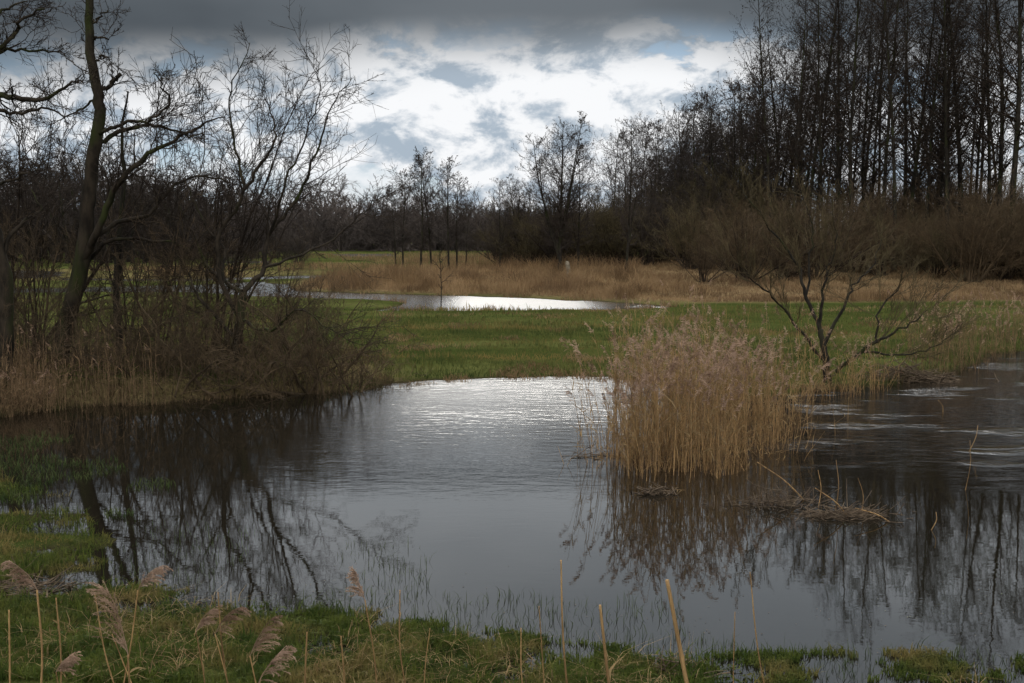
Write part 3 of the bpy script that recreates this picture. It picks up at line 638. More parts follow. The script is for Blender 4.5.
# ---------------------------------------------------------------- reeds with plumes
def reeds(mb, base, ht, lean, rr, plume=0.8, head_dir=None, leaves=3, rs=0.0045, pl=0.2, strands=22, sw=0.006, head=None):
    n = len(base)
    if head is None: head = rr.random(n) * 2 * PI
    if head_dir is not None: head = head_dir + 0.5 * rr.normal(size=n)
    a = lean * np.abs(rr.normal(size=n)); d = np.stack([np.cos(head) * np.sin(a), np.sin(head) * np.sin(a), np.cos(a)], -1)
    P = walk(base, d, ht, 7, 0.035, -0.03, rr); R = rs * (0.8 + .5 * rr.random(n))[:, None] * np.linspace(1, 0.45, 7)[None]
    mb.tubes(P, R, 3, mi=0)
    if leaves:
        L, RL = branch(P, R, leaves, 0.25, 0.95, 0.5, 0.25, 0.17, 4, 0.1, -0.22, rr, 1, 1)
        w = nrm(np.cross(nrm(L[:, 1] - L[:, 0]), rr.normal(size=(len(L), 3)))) * 0.007
        k_ = np.array([1, .9, .6, .1])[None, :, None]
        v = np.stack([L - w[:, None] * k_, L + w[:, None] * k_], 2).reshape(-1, 3); ix = np.arange(len(L) * 8).reshape(-1, 4, 2)
        q = np.stack([ix[:, :-1, 0], ix[:, :-1, 1], ix[:, 1:, 1], ix[:, 1:, 0]], -1).reshape(-1, 4); mb.add(v, q, mi=1)
    has = rr.random(n) < plume; T = P[has, -1]; dT = nrm(P[has, -1] - P[has, -2]); m_ = len(T)
    if m_:
        hd = rr.random(m_) * 2 * PI if head is None else head[has]
        drop = np.stack([np.cos(hd), np.sin(hd), -0.5 + 0 * hd], -1)
        # rachis arcs over, strands hang off it
        pls = pl * (0.7 + .6 * rr.random(m_)); A_ = walk(T, nrm(dT + 0.25 * drop), pls, 6, 0.05, -0.10, rr)
        mb.tubes(A_, np.full(A_.shape[:2], rs * 0.4), 3, mi=2)
        bi = np.repeat(np.arange(m_), strands); tt = rr.random(m_ * strands) ** 0.8
        s0, sd_, _ = sample(A_, np.ones(A_.shape[:2]), bi, tt)
        o_ = nrm(sd_ * 0.9 + rr.normal(size=sd_.shape) * 0.45 + drop[bi] * 0.45 + [0, 0, -0.15])
        Ls = (pls[bi] * (0.42 - 0.22 * tt) * (0.6 + .6 * rr.random(len(bi))))[:, None]
        w = nrm(np.cross(o_, rr.normal(size=o_.shape))) * sw
        mdp = s0 + o_ * Ls * 0.55; e_ = s0 + o_ * Ls + [0, 0, -1] * Ls * 0.18
        v = np.stack([s0, mdp + w, e_, mdp - w], 1).reshape(-1, 3); mb.add(v, np.arange(len(v)).reshape(-1, 4), mi=2)
RD = [M['reed_dull'], M['reed_dull'], M['plume']]
RM = [M['reed'], M['reed_leaf'], M['plume']]
def reed_obj(name, poly, n, hlo, hhi, lean, label, seed, clump=None, jit=0.05, mats=None, **kw):
    rr = np.random.default_rng(seed); p = scatter(poly, n, rr)
    if clump: p = p[fbm(p[:, 0] * clump + seed, p[:, 1] * clump, 3) > -0.12]
    j_ = rr.normal(size=(len(p), 2)) * jit; p[:, 0] += j_[:, 0]; p[:, 1] += j_[:, 1]; p[:, 2] = height(p[:, 0], p[:, 1])
    p[:, 2] = np.maximum(p[:, 2] - 0.05, -0.15)
    mb = MB(); hm = 1 + 0.40 * fbm(p[:, 0] * 1.3, p[:, 1] * 1.3, 3)
    reeds(mb, p, (hlo + (hhi - hlo) * rr.random(len(p))) * hm, lean, rr, **kw)
    me = mb.mesh(name, False); finish(me, mb, mats or RM); o = link(name, me, [], kind='stuff', label=label, category='reed bed'); return o
reed_obj('reed_bed', [(612, 468), (640, 478), (700, 482), (745, 470), (770, 452), (795, 430), (808, 412), (800, 398), (740, 398), (690, 408), (640, 425), (614, 450)], 2400, 1.15, 2.0, 0.11,
         'big clump of tan reeds with drooping plumes standing in the middle of the flood water', 11, strands=26, jit=.2, pl=.24, sw=.0065, clump=1.1, plume=.62)
reed_obj('reed_bed', [(608, 464), (640, 472), (700, 476), (745, 466), (770, 450), (800, 425), (800, 410), (740, 400), (620, 440)], 1100, 0.25, 0.9, 0.45, 'broken short straw standing and leaning round the feet of the big reed clump', 22, jit=.35, plume=0, leaves=3)
reed_obj('reed_bed', [(606, 462), (625, 470), (635, 455), (620, 440), (608, 445)], 34, 1.5, 2.0, 0.22, 'few outer reeds leaning out over the water at the open end of the reed clump', 21, jit=.25, pl=.26, sw=.008, head_dir=2.9)
reed_obj('reed_bed', [(612, 385), (640, 384), (700, 392), (745, 398), (720, 402), (650, 405), (615, 410)], 170, 1.5, 2.1, 0.12,
         'sparse tall reeds rising behind the big reed clump', 12)
reed_obj('reed_bed', [(800, 402), (812, 394), (870, 388), (900, 382), (890, 392), (840, 400)], 260, 0.8, 1.5, 0.3,
         'short ragged reeds around the foot of the leaning willow', 13)
reed_obj('reed_bed', [(905, 362), (960, 352), (1010, 340), (1044, 334), (1044, 354), (1000, 359), (962, 373), (930, 380)], 850, 0.8, 1.6, 0.15,
         'low tan reed patch on the far river bank near the frame edge', 14, rs=.006, mats=RD, sw=.009, jit=.3)
reed_obj('reed_bed', [(-40, 402), (40, 396), (120, 392), (240, 388), (340, 384), (385, 380), (390, 386), (372, 390), (320, 393), (240, 398), (180, 402), (120, 405), (60, 410), (0, 416), (-40, 420)], 2200, 0.3, 1.5, 0.12,
         'thin brown reed stalks fringing the left bank at the waterline', 15, plume=0.06, leaves=2, rs=.0045, clump=.6, jit=.3, mats=RD)
reed_obj('reed_bed', [(-40, 398), (20, 396), (62, 402), (55, 412), (0, 418), (-40, 422)], 900, 0.3, 0.9, 0.35,
         'matted pale dry reeds at the far left of the waterline', 16, plume=0.05, leaves=4, rs=.004, mats=RD)

mb = MB()
p = scatter([(-60, 380), (0, 372), (200, 352), (330, 345), (395, 372), (392, 386), (372, 393), (320, 396), (240, 401), (180, 405), (120, 408), (60, 413), (-60, 424)], 42000); p = p[p[:, 2] > -0.03]
blades(mb, p - [0, 0, .02], 0.06 + 0.30 * rng.random(len(p)) ** 2 * np.clip(.8 + fbm(p[:, 0], p[:, 1]), .3, 1.4), 0.010 + 0.008 * rng.random(len(p)), 1.3, 0.5)
me = mb.mesh('bank_litter', False); link('bank_litter', me, M['litter'], kind='stuff', label='dark matted dead grass and leaf litter covering the left bank', category='litter')
mb = MB()
p = scatter([(800, 394), (870, 380), (960, 362), (1044, 345), (1044, 355), (1000, 361), (962, 375), (930, 384), (870, 390), (812, 398)], 9000); p = p[p[:, 2] > -0.03]
blades(mb, p - [0, 0, .02], 0.06 + 0.35 * rng.random(len(p)) ** 2, 0.014 + 0 * p[:, 0], 1.2, 0.5)
me = mb.mesh('bank_litter', False); link('bank_litter', me, M['litter'], kind='stuff', label='dark matted dead grass along the far river bank under the low willow', category='litter')
# ---------------------------------------------------------------- left bank thicket
BR = [shrub_mesh(600 + i, 2.2, stems=22, spread=0.8, k1=7, k2=4, k3=2, tw=0.004, arch=-0.04, wob=0.16, base=0.6, r0=0.018) for i in range(4)]
THD = -0.7
thick = [(-30, 25.5, 1.0, 'tangled brown bramble shrub cut by the frame edge'), (22, 25.0, 1.05, 'tangled brown bramble shrub under the mossy leaning trunk'), (62, 26.2, .95, 'dark bramble shrub directly before the leaning trunk'),
         (100, 25.2, 1.1, 'bramble shrub between the leaning trunk and the thin dark trunk'), (138, 26.0, 1.0, 'bramble shrub right of the thin dark trunk'), (172, 25.2, 1.05, 'bramble shrub in the middle of the left thicket'),
         (205, 26.5, 1.1, 'bramble shrub left of the many-stemmed tree foot'), (238, 25.4, 1.0, 'bramble shrub at the foot of the many-stemmed tree'), (268, 26.4, 1.15, 'bramble shrub right of the many-stemmed tree foot'),
         (296, 25.6, 1.2, 'tall reddish-brown bramble near the open end of the thicket'), (326, 26.2, 1.15, 'reddish-brown bramble second from the open end of the thicket'), (350, 26.0, .85, 'low reddish-brown bramble ending the thicket beside the open water')]
for i, (px, dp, s, lb) in enumerate(thick):
    x, y, z = spot_on(px, dp + THD * (px > 120))
    plant('bramble_shrub', BR[i % 4], (M['bramble'], M['bramble'] if i < 9 else M['twig_brown']), (x, y, z), i * 1.9, s, lb, 'bramble', 'bramble shrubs of the left bank')
for i in range(7):
    px = -60 + 62 * i; dp = 29.5 + random.uniform(-1, 1); x, y, z = spot_on(px, dp)
    if px < 330: plant('bramble_shrub', BR[(i + 1) % 4], (M['bramble'], M['bramble']), (x, y, z), i * 2.3, random.uniform(.8, 1.15), 'dark bramble in the back row of the left thicket, %s from the frame edge' % ORD[i], 'bramble', 'back row brambles of the left bank')

SUC = [shrub_mesh(650 + i, 3.6, stems=9, spread=0.32, k1=10, k2=6, k3=3, tw=0.004, arch=0.01, wob=0.09, base=0.35, r0=0.022) for i in range(3)]
for i, (px, dp, s, lb) in enumerate([(-12, 27.5, 1.0, 'young bush with upright twigs behind the frame-edge oak'), (34, 28.2, 1.05, 'young bush with upright twigs between the two oaks'), (88, 28.8, 1.0, 'young bush with upright twigs just right of the leaning oak foot'),
                                     (150, 28.0, 1.15, 'young bush with upright twigs right of the thin dark trunk'), (188, 27.4, 1.0, 'young bush with upright twigs left of the many-stemmed tree'), (214, 29.5, .9, 'small upright bush behind the many-stemmed tree foot'),
                                     (272, 28.6, .85, 'small upright bush right of the many-stemmed tree'), (310, 27.6, .72, 'small upright bush near the open end of the thicket'), (-50, 26, 1.1, 'young bush cut off by the frame edge')]):
    x, y, z = spot_on(px, dp)
    plant('sapling_bush', SUC[i % 3], (M['bramble'], M['bramble']), (x, y, z), i * 2.7, s, lb, 'young bush', 'young bushes of the left bank')
for i, (px, dp, s, lb) in enumerate([(20, 29.5, 2.0, 'thin young tree with whippy twigs between the frame-edge oak and the leaning oak'), (142, 30.0, 2.3, 'slender young tree with whippy twigs right of the thin dark trunk'),
                                     (208, 30.5, 2.1, 'slender young tree directly left of the many-stemmed tree')]):
    x, y, z = spot_on(px, dp)
    plant('young_tree', SUC[(i + 1) % 3], (M['twig_dark'], M['twig_dark']), (x, y, z), i * 1.1 + .4, (s * .85, s * .85, s), lb, 'young tree', 'slender young trees of the left bank')
# ---------------------------------------------------------------- large trees on the left, limbs laid out by hand
def smooth_path(pts, n):
    pts = np.asarray(pts, float); m_ = len(pts); ext = np.concatenate([[2 * pts[0] - pts[1]], pts, [2 * pts[-1] - pts[-2]]])
    t_ = np.linspace(0, m_ - 1 - 1e-6, n); i = t_.astype(int); f = (t_ - i)[:, None]
    a, b_, c_, d_ = ext[i], ext[i + 1], ext[i + 2], ext[i + 3]
    return 0.5 * ((2 * b_) + (-a + c_) * f + (2 * a - 5 * b_ + 4 * c_ - d_) * f ** 2 + (-a + 3 * b_ - 3 * c_ + d_) * f ** 3)
def limb(depth, pts, r0, r1, rr, n=None, rough=0.02):
    w = np.array([at(a, b_, depth + (c_[0] if c_ else 0)) for a, b_, *c_ in pts])
    n = n or max(8, len(pts) * 4); P = smooth_path(w, n)
    j = rr.normal(size=P.shape) * rough; j[0] = 0; P = P + j
    return P, r0 * (1 - np.linspace(0, 1, n)) + r1 * np.linspace(0, 1, n)
def handtree(name, depth, trunk, limbs, label, cat, seed, mt, mc, kids=(7, 6, 5), lf=(0.42, 0.5, 0.55), wob=0.16, tw=0.005, ang=0.75, trop=0.03, twig_t0=0.25, trunk_kids=0):
    rr = np.random.default_rng(seed); root = None
    P, R = limb(depth, *trunk, rr, rough=0.012)
    base = P[0].copy(); base[2] = gz1(base[0], base[1]); P[0, 2] = base[2] - 0.2
    e = bpy.data.objects.new(name, None); COL.objects.link(e); e.location = base; e['label'] = label; e['category'] = cat; e.empty_display_size = .3
    R[0] *= 1.45; R[1] *= 1.12
    mb = MB(); mb.tubes((P - base)[None], R[None], 12, cap=True); link('trunk', mb.mesh('trunk'), mt, e)
    mcx = MB()
    src = [(p_ - base, r_) for p_, r_ in [limb(depth, *l, rr, rough=0.025) for l in limbs]]
    for p_, r_ in src:
        mb = MB(); mb.tubes(p_[None], r_[None], 8, cap=True); link('limb', mb.mesh('limb'), mt, e)
    if trunk_kids: src.append(((P - base)[len(P) // 3:], R[len(P) // 3:] * 0.35))
    for q_, (p_, r_) in enumerate(src):
        L = np.linalg.norm(np.diff(p_, axis=0), axis=1).sum()
        k1 = max(3, int(kids[0] * L / 2.5)) if q_ < len(limbs) else trunk_kids
        B1, R1 = branch(p_[None], r_[None], k1, twig_t0, 1, ang, 0.2, 0.0, 9, wob, trop, rr, 0.5, 0.25, rmin=tw * 1.8, Lp=np.array([0.0])) if False else \
                 branch(p_[None], r_[None], k1, twig_t0, 1.0, ang, 0.22, lf[0], 9, wob, trop, rr, 0.36, 0.2, rmin=tw * 1.6, Lp=np.array([2.8]), lj=.45)
        B2, R2 = branch(B1, R1, kids[1], 0.15, 1, ang * 0.9, 0.25, lf[1], 6, wob * 1.1, trop, rr, 0.6, 0.35, rmin=tw * 1.2)
        B3, R3 = branch(B2, R2, kids[2], 0.1, 1, ang * 0.9, 0.25, lf[2], 4, wob * 1.1, 0.01, rr, 0.7, 0.5, rmin=tw)
        mcx.tubes(B1, R1, 5); mcx.tubes(B2, R2, 4); mcx.tubes(B3, R3, 3)
    link('crown', mcx.mesh('crown'), mc, e)
    return e
# leaning mossy oak
handtree('oak', 27.0, ([(52, 392), (68, 320), (82, 262), (88, 210), (92, 165), (99, 120), (97, 88), (90, 50), (90, 0), (94, -40)], 0.215, 0.075),
   [([(80, 262), (96, 236, -.3), (108, 200, -.5), (128, 172, -.8), (152, 152, -1.0), (176, 140, -1.2), (198, 127, -1.3), (226, 117, -1.5)], 0.10, 0.012),
    ([(96, 236, -.3), (120, 222, .1), (150, 214, .5), (180, 180, .9), (215, 178, 1.2), (245, 190, 1.5)], 0.06, 0.01),
    ([(92, 152), (108, 138, .4), (130, 128, .8), (160, 126, 1.1), (182, 133, 1.5), (205, 138, 1.8)], 0.07, 0.012),
    ([(97, 134), (112, 128, -.4), (128, 122, -.7), (150, 120, -1.2), (170, 100, -1.4), (160, 82, -1.6), (152, 72, -1.8)], 0.05, 0.01),
    ([(99, 92), (110, 83, .1), (120, 75, .2)], 0.055, 0.045), ([(94, 62), (100, 56), (107, 58)], 0.035, 0.02), ([(92, 40), (98, 37), (108, 39)], 0.035, 0.018),
    ([(90, 22), (98, 18), (109, 10)], 0.03, 0.018), ([(94, 100), (80, 110, .5), (64, 118, 1), (50, 124, 1.2)], 0.03, 0.008),
    ([(70, 300), (100, 246, .2), (130, 240, .3), (170, 243, .4), (190, 248, .6)], 0.06, 0.01)],
   'mossy leaning oak with snapped stubs along its tall trunk on the left bank', 'oak tree', 31, M['bark_moss'], M['twig_dark'], kids=(11, 8, 5), tw=0.005, wob=0.2, lf=(0.42, 0.45, 0.5), trunk_kids=9)
# oak whose boughs enter from the frame edge
handtree('oak', 24.0, ([(4, 398), (6, 340), (6, 290), (-6, 230), (-30, 170), (-40, 90), (-30, 0), (-34, -60)], 0.16, 0.08),
   [([(-38, 60), (-20, 58, .2), (0, 48, .3), (14, 36, .3), (22, 20, .2), (40, 8, .1)], 0.07, 0.02), ([(-40, 90), (-15, 92, -.3), (10, 98, -.6), (40, 100, -1), (66, 86, -1.3), (80, 80, -1.4)], 0.09, 0.012),
    ([(-36, 120), (-10, 110, .4), (20, 112, .7), (50, 110, .9), (72, 118, 1)], 0.06, 0.01), ([(-40, 100), (-12, 62, .4), (8, 50, .6), (36, 52, .8), (64, 50, 1.1)], 0.06, 0.01),
    ([(-30, 20), (-8, 18, .1), (10, 6, .3), (30, 2, .5)], 0.05, 0.01), ([(2, 255), (20, 225, .3), (40, 210, .6), (30, 190, .7)], 0.05, 0.01), ([(4, 290), (-10, 200, -.3), (18, 178, -.8), (40, 168, -1.0)], 0.05, 0.01)],
   'gnarled oak at the frame edge sending crooked boughs into the dark sky', 'oak tree', 32, M['bark_moss'], M['twig_dark'], kids=(12, 8, 5), wob=0.24, tw=0.005, lf=(0.36, 0.45, 0.5))
# thin dark trunk
handtree('alder', 28.5, ([(124, 392), (118, 330), (116, 280), (120, 230), (124, 180), (122, 130), (128, 92)], 0.11, 0.02),
   [([(117, 280), (130, 240, .4), (150, 205, .7), (175, 190, 1)], 0.05, 0.01), ([(121, 200), (106, 175, .3), (90, 150, .5)], 0.03, 0.008), ([(126, 392), (140, 330, -.3), (168, 290, -.5), (178, 230, -.8)], 0.05, 0.012)],
   'thin dark straight trunk between the leaning oak and the many-stemmed tree', 'tree', 33, M['bark'], M['twig_dark'], kids=(8, 6, 5), tw=0.005, lf=(.4, .45, .5), trunk_kids=14)
# many-stemmed alder / willow
handtree('willow', 26.5, ([(228, 392), (236, 350), (240, 318), (243, 292)], 0.13, 0.09),
   [([(240, 318), (222, 285, -.2), (218, 240, -.3), (232, 215, -.4), (244, 190, -.6), (238, 160, -.6), (230, 120, -.7), (232, 85, -.7), (252, 45, -.8)], 0.062, 0.008),
    ([(222, 285, -.2), (224, 250, .3), (206, 225, .5), (190, 195, .6), (182, 170, .9)], 0.042, 0.008),
    ([(243, 292), (262, 270, .3), (270, 235, .5), (290, 210, .7), (306, 180, .8), (320, 145, 1), (330, 110, 1.1), (352, 78, 1.2)], 0.068, 0.008),
    ([(262, 268, .3), (300, 255, .6), (330, 240, .8), (360, 215, .9), (380, 196, 1)], 0.035, 0.007),
    ([(270, 235, .5), (282, 190, -.1), (300, 150, -.3), (318, 100, -.5), (318, 62, -.5)], 0.034, 0.006),
    ([(244, 190, -.6), (262, 165, -.8), (275, 140, -1), (270, 110, -1), (262, 92, -1.2)], 0.04, 0.006),
    ([(243, 292), (212, 270, 1), (196, 240, 1.3), (178, 205, 1.5)], 0.06, 0.008),
    ([(240, 320), (270, 330, -.5), (300, 310, -1), (330, 330, -1.3), (362, 345, -1.5)], 0.04, 0.006),
    ([(238, 340), (210, 310, .2), (190, 280, .3), (196, 250, .3)], 0.05, 0.01)],
   'many-stemmed bare tree fanning out over the left bank with fine upright twigs', 'tree', 34, M['bark_moss'], M['twig_dark'], kids=(12, 6, 4), tw=0.0045, wob=0.075, ang=0.78, trop=0.012, lf=(0.50, 0.55, 0.5))
# low willow on the right bank
handtree('willow', 26.6, ([(828, 384), (824, 350), (820, 330)], 0.09, 0.06),
   [([(820, 330), (806, 295, .2), (800, 270, .3), (780, 240, .4), (760, 215, .4), (742, 190, .5)], 0.05, 0.006),
    ([(820, 330), (822, 300, -.1), (828, 270, -.2), (836, 240, -.3), (832, 205, -.4)], 0.045, 0.006),
    ([(822, 350), (842, 310, .3), (856, 285, .5), (876, 260, .7), (884, 225, .8)], 0.045, 0.006),
    ([(824, 360), (800, 330, -.4), (775, 300, -.7), (752, 280, -.9), (735, 262, -1)], 0.04, 0.006),
    ([(806, 295, .2), (810, 260, .5), (812, 225, .6), (800, 190, .8)], 0.03, 0.005),
    ([(836, 372, -.3), (860, 352, -.6), (885, 338, -.8), (912, 322, -1), (930, 308, -1.1)], 0.055, 0.006),
    ([(876, 342, -.7), (880, 310, -.6), (900, 285, -.5), (905, 260, -.5)], 0.03, 0.005),
    ([(860, 352, -.6), (890, 355, -1), (925, 350, -1.3), (950, 338, -1.5)], 0.03, 0.005)],
   'low spreading willow on the far right bank behind the reed clump', 'willow tree', 35, M['bark'], M['willow_twig'], kids=(12, 7, 5), tw=0.0048, wob=0.08, ang=0.5, trop=0.06, lf=(0.46, 0.5, 0.52))

# ---------------------------------------------------------------- lone sapling and pale stump at the middle pond
def simple(name, P, R, m_, label, cat, k=8, cap=True, group=None, kids=None, km=None, seed=1):
    P = np.asarray(P, float); base = P[0].copy()
    mb = MB(); mb.tubes((P - base)[None], np.asarray(R, float)[None], k, cap=cap)
    o = link(name, mb.mesh(name), m_, loc=base, label=label, category=cat)
    if group: o['group'] = group
    return o
p = ground(441, 309.5)
SN = alder_mesh(700, 4.2, 0.035, clear=0.2, k1=14, k2=3, k3=2, wid=0.22, cones=0, tw=.012)
plant('sapling', SN, (M['bark'], M['twig_dark']), (p[0], p[1], -0.1), 0, 0.85, 'thin lone sapling with a few side twigs standing in the middle pond', 'sapling')
p = ground(568, 278, .3); q_ = [(p[0], p[1], .2), (p[0] + .03, p[1], .8), (p[0] - .03, p[1], 1.3), (p[0] - .1, p[1], 1.6)]
simple('tree_stump', smooth_path(q_, 10), np.array([.26, .2, .18, .17, .18, .17, .16, .17, .14, .05]), M['palewood'], 'pale broken tree stump among the dry reeds beside the broad alder', 'tree stump')

# ---------------------------------------------------------------- drift piles and debris
def drift(name, px, py, w, n, label, seed, m_, hgt=0.12, L=(0.3, 0.9), r=.008, up=.25):
    rr = np.random.default_rng(seed); c0 = ground(px, py); c0[2] = 0
    p = np.stack([rr.normal(size=n) * w * .42, rr.normal(size=n) * w * 0.16, np.abs(rr.normal(size=n)) * hgt * .6], -1)
    p[:, 2] *= np.exp(-(p[:, 0] / w) ** 2 * 3)
    a = rr.random(n) * 2 * PI; e = up * rr.normal(size=n)
    d = np.stack([np.cos(a) * np.cos(e), np.sin(a) * np.cos(e) * .6, np.sin(e)], -1)
    ln = rr.uniform(*L, n); P = walk(p - d * ln[:, None] / 2, nrm(d), ln, 5, 0.12, 0, rr); R = (r * (.4 + rr.random(n)))[:, None] * np.linspace(1, .5, 5)[None]
    mb = MB(); mb.tubes(P, R, 4, cap=True); 
    return link(name, mb.mesh(name), m_, loc=c0, label=label, category='drift pile', kind='stuff')
drift('drift_pile', 905, 381, 1.5, 240, 'dark root and twig drift pile at the river edge under the leaning willow bough', 41, M['deadwood'], .28, (.3, 1.1), .012)
drift('drift_pile', 845, 516, 0.8, 170, 'flat raft of flooded reed litter and sticks in front of the reed clump', 42, M['deadwood'], .06, (.15, .6), .006)
drift('drift_pile', 780, 505, 0.75, 120, 'tangle of thin upright straws left of the litter raft', 43, M['deadwood'], .15, (.2, .6), .005, .7)
drift('drift_pile', 655, 493, 0.35, 60, 'small knot of litter at the front foot of the reed clump', 44, M['deadwood'], .06, (.1, .3), .01)
drift('drift_pile', 605, 456, 0.7, 30, 'thin floating stick line beside the left edge of the reed clump', 45, M['deadwood'], .01, (.3, .9), .008, .03)
drift('drift_pile', 20, 592, 0.7, 90, 'heap of dark old stalks on the grassy near shore', 46, M['deadwood'], .10, (.2, .7), .007)
drift('drift_pile', 680, 672, 0.35, 26, 'few dark bent twigs lying on the near shore grass', 47, M['deadwood'], .08, (.15, .4), .006, .5)
rf = np.random.default_rng(77); cc = [(845, 522, 1.2, 90), (700, 486, 1.6, 120), (600, 458, 1.0, 60), (905, 388, 1.6, 90), (300, 590, 1.6, 90), (700, 640, 2.2, 120), (120, 470, 1.4, 60), (930, 600, 2.0, 60), (330, 400, 2.0, 70)]
fv = []
for (a_, b_, w_, n_) in cc:
    c0 = ground(a_, b_)
    for k in range(n_):
        q0 = c0 + [rf.normal() * w_ * .6, rf.normal() * w_ * .35, 0.004]; an = rf.random() * PI; l_, t_ = rf.uniform(.004, .018), rf.uniform(.002, .005); u_ = np.array([math.cos(an), math.sin(an), 0]); v_ = np.array([-math.sin(an), math.cos(an), 0])
        fv += [q0 - u_ * l_, q0 + v_ * t_ + [0, 0, .004], q0 + u_ * l_, q0 - v_ * t_ + [0, 0, .004]]
link('floating_litter', poly_mesh('floating_litter', np.array(fv), np.arange(len(fv)).reshape(-1, 4)), M['litter'], kind='stuff', label='tiny bits of dead leaf and straw floating on the flood water', category='floating litter')
def stick(px, py, qx, qy, r, label, m_='reed', bend=0.04, dd=0.0):
    a = ground(px, py); a[2] = -0.03; b_ = at(qx, qy, a[1] + dd); mid = (a + b_) / 2 + [bend, 0, bend * .5]
    simple('dead_stalk', smooth_path([a, mid, b_], 8), np.linspace(r, r * .5, 8), M[m_], label, 'dead stalk', 5)
stick(806, 500, 757, 462, .012, 'long slanting dead stalk propped over the straw tangle')
stick(850, 517, 815, 488, .010, 'slanting stalk rising left out of the litter raft')
stick(818, 508, 818, 470, .006, 'thin upright stalk behind the litter raft', dd=.3)
stick(835, 512, 836, 460, .006, 'taller upright stalk standing from the litter raft')
stick(862, 512, 858, 478, .006, 'short upright stalk at the right half of the litter raft')
stick(893, 522, 855, 508, .010, 'flat stalk trailing into the water at the raft end')
stick(560, 455, 612, 459, .009, 'thin twig floating level beside the reed clump', 'deadwood', .01)
stick(943, 412, 938, 400, .010, 'pale curled straw poking out of the river'); stick(968, 452, 978, 425, .006, 'thin bent straw in the river ripples near the frame edge')
stick(930, 530, 936, 512, .006, 'tiny straw right of the litter raft'); stick(965, 490, 970, 440, .005, 'faint upright straw in the river beside the ripples')

# ---------------------------------------------------------------- single foreground reed stems on the embankment
def fg_reed(px_top, py_top, px_bot, depth, r, plume, label, seed, pl=0.2, head=0.0):
    rr = np.random.default_rng(seed)
    tip = at(px_top, py_top, depth); low = at(px_bot, 700, depth)
    slope = (tip[0] - low[0]) / max(tip[2] - low[2], .05)
    y = depth; x = tip[0]; zb = gz1(x, y); x = tip[0] - slope * (tip[2] - zb); zb = gz1(x, y)
    base = np.array([x, y, zb - .03]); rel = tip - base
    P = smooth_path([[0, 0, 0], rel * .35 + [rr.normal() * .012, 0, 0], rel * .7 + [rr.normal() * .012, 0, 0], rel], 14)
    e = bpy.data.objects.new('reed_stem', None); COL.objects.link(e); e.location = base; e['label'] = label; e['category'] = 'reed'; e.empty_display_size = .1
    e['group'] = 'single reed stems on the near bank'
    mb = MB(); rad = np.linspace(r, r * .6, 60); Pn = smooth_path(P, 60); rad[np.arange(60) % 11 == 5] *= 1.22; mb.tubes(Pn[None], rad[None], 7, cap=True)
    link('stalk', mb.mesh('stalk'), M['reed'], e)
    nl = int(rr.integers(0, 3))
    if nl and r > .0037:
        Lf, _ = branch(Pn[None], rad[None], nl, .55, .97, .45, .2, .12, 6, .12, -.25, rr, 1, 1, Lp=np.array([1.0])); kk = np.array([.5, 1, .9, .7, .4, .05])[None, :, None]
        w_ = nrm(np.cross(nrm(Lf[:, 1] - Lf[:, 0]), rr.normal(size=(len(Lf), 3)))) * .0045
        lv_ = np.stack([Lf - w_[:, None] * kk, Lf + w_[:, None] * kk], 2).reshape(-1, 3); ix = np.arange(len(Lf) * 12).reshape(-1, 6, 2)
        ml = MB(); ml.add(lv_, np.stack([ix[:, :-1, 0], ix[:, :-1, 1], ix[:, 1:, 1], ix[:, 1:, 0]], -1).reshape(-1, 4)); link('dry_leaf', ml.mesh('dry_leaf', False), M['reed_leaf'], e)
    if plume:
        T = P[-1]; hd = head; n = 5; m2 = MB()
        A_ = walk(T[None], nrm(np.array([[math.cos(hd) * .35, .1, .9]])), np.array([pl]), 10, .05, -.05 - .08 * rr.random(), rr)
        m2.tubes(A_, np.full((1, 10), .0016), 4)
        S = 34; hv = np.array([math.cos(hd), 0.1, 0.0]); bi = np.zeros(S, int); tt = rr.random(S); s0, sd_, _ = sample(A_, np.ones((1, 10)), bi, tt)
        o_ = nrm(sd_ * .9 + rr.normal(size=sd_.shape) * .22 + hv * .5); Ls = pl * (.62 - .35 * tt) * (.6 + .6 * rr.random(S))
        C = walk(s0, o_, Ls, 8, .07, -.13, rr); m2.tubes(C, np.full(C.shape[:2], .0008), 3)
        sp_, sd2, _ = sample(C, np.ones(C.shape[:2]), np.repeat(np.arange(S), 34), .15 + .85 * rr.random(S * 34)); oo = nrm(sd2 * 1.1 + rr.normal(size=sd2.shape) * .35 + [0, 0, -.25])
        w = nrm(np.cross(oo, rr.normal(size=oo.shape))) * .0013; q2 = sp_ + oo * .013
        v = np.stack([sp_, (sp_ + q2) / 2 + w, q2, (sp_ + q2) / 2 - w], 1).reshape(-1, 3); m2.add(v, np.arange(len(v)).reshape(-1, 4))
        link('plume', m2.mesh('plume', False), M['plume'], e)
        if seed % 2: pass
    return e
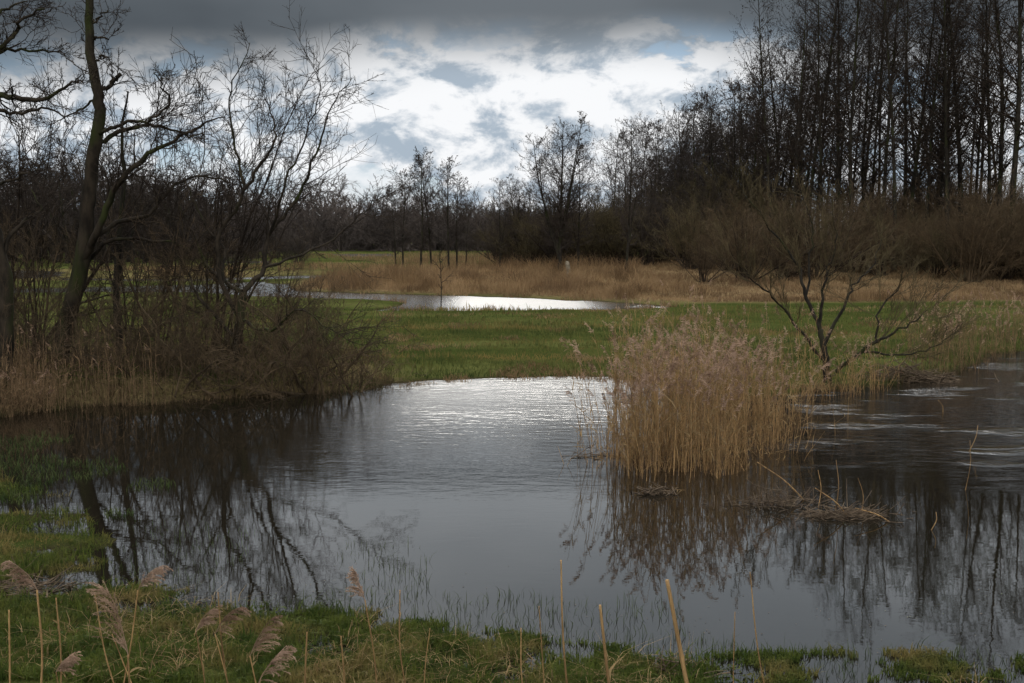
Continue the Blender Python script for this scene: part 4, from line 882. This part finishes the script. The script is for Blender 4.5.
fg = [(667, 580, 690, 2.1, .0062, 0, 'thickest bare yellow stalk, cut off at the top, in front of the pond'), (600, 605, 613, 3.0, .0060, 0, 'thick bare stalk second in width, left of the thickest one'),
      (561, 560, 571, 4.6, .0052, 0, 'tallest thin bare stalk before the open water'), (539, 606, 546, 5.4, .004, 0, 'faint thin stalk left of the tallest one'), (750, 572, 768, 4.2, .0035, 0, 'very thin long stalk right of the thickest one'),
      (735, 612, 734, 5.5, .0035, 0, 'short faint stalk left of the very thin long one'), (521, 628, 524, 5.2, .0045, 0, 'short bare stalk at the middle of the shore grass'), (400, 590, 409, 5.0, .0042, 0, 'bare stalk right of the curly straw'),
      (365, 600, 378, 4.8, .0042, 1, 'stalk with a faint ragged plume above the shore grass'), (341, 636, 343, 4.6, .0045, 0, 'short stalk with a bent dry leaf'), (307, 632, 307, 4.6, .0055, 0, 'short thick upright stalk in the shore grass'),
      (218, 592, 232, 5.2, .0045, 0, 'slanting bare stalk behind the drooping plumes'), (56, 598, 62, 5.0, .005, 0, 'bare upright stalk right of the tall plumed one'), (9, 610, 10, 5.0, .0055, 0, 'bare upright stalk nearest the frame corner'),
      (95, 594, 122, 5.0, .0040, 0, 'slanting bare stalk left of the tall mid plume'), (37, 590, 36, 4.4, .0058, 1, 'tall stalk whose plume bends towards the frame edge'), (138, 590, 122, 5.6, .0052, 1, 'stalk with an upright pale plume above the shore'),
      (128, 655, 130, 4.0, .005, 1, 'low stalk with a fat brown drooping plume'), (215, 634, 232, 5.0, .0042, 1, 'stalk with a one-sided plume hanging right'), (250, 656, 262, 4.5, .0042, 1, 'low stalk with a pale plume hanging right near the bottom edge'),
      (258, 684, 262, 4.2, .0042, 1, 'lowest pale plume just rising over the bottom edge'), (196, 632, 206, 5.4, .0040, 1, 'small plume beside the one-sided one'), (56, 672, 60, 4.6, .0038, 1, 'small faint plume low in the corner grass'),
      (112, 634, 140, 5.0, .0036, 0, 'thin straw leaning across the corner grass'), (430, 628, 427, 6.0, .0035, 0, 'tiny bare straw at the shore edge')]
for i, f in enumerate(fg):
    hd = {15: 2.7, 17: 2.2, 16: .6, 8: 2.5}.get(i, 0.2)
    fg_reed(*f, 800 + i, pl={17: .26, 15: .17, 8: .13, 22: .12, 21: .15}.get(i, .18), head=hd)
print('OBJECTS BUILT', len(bpy.data.objects))
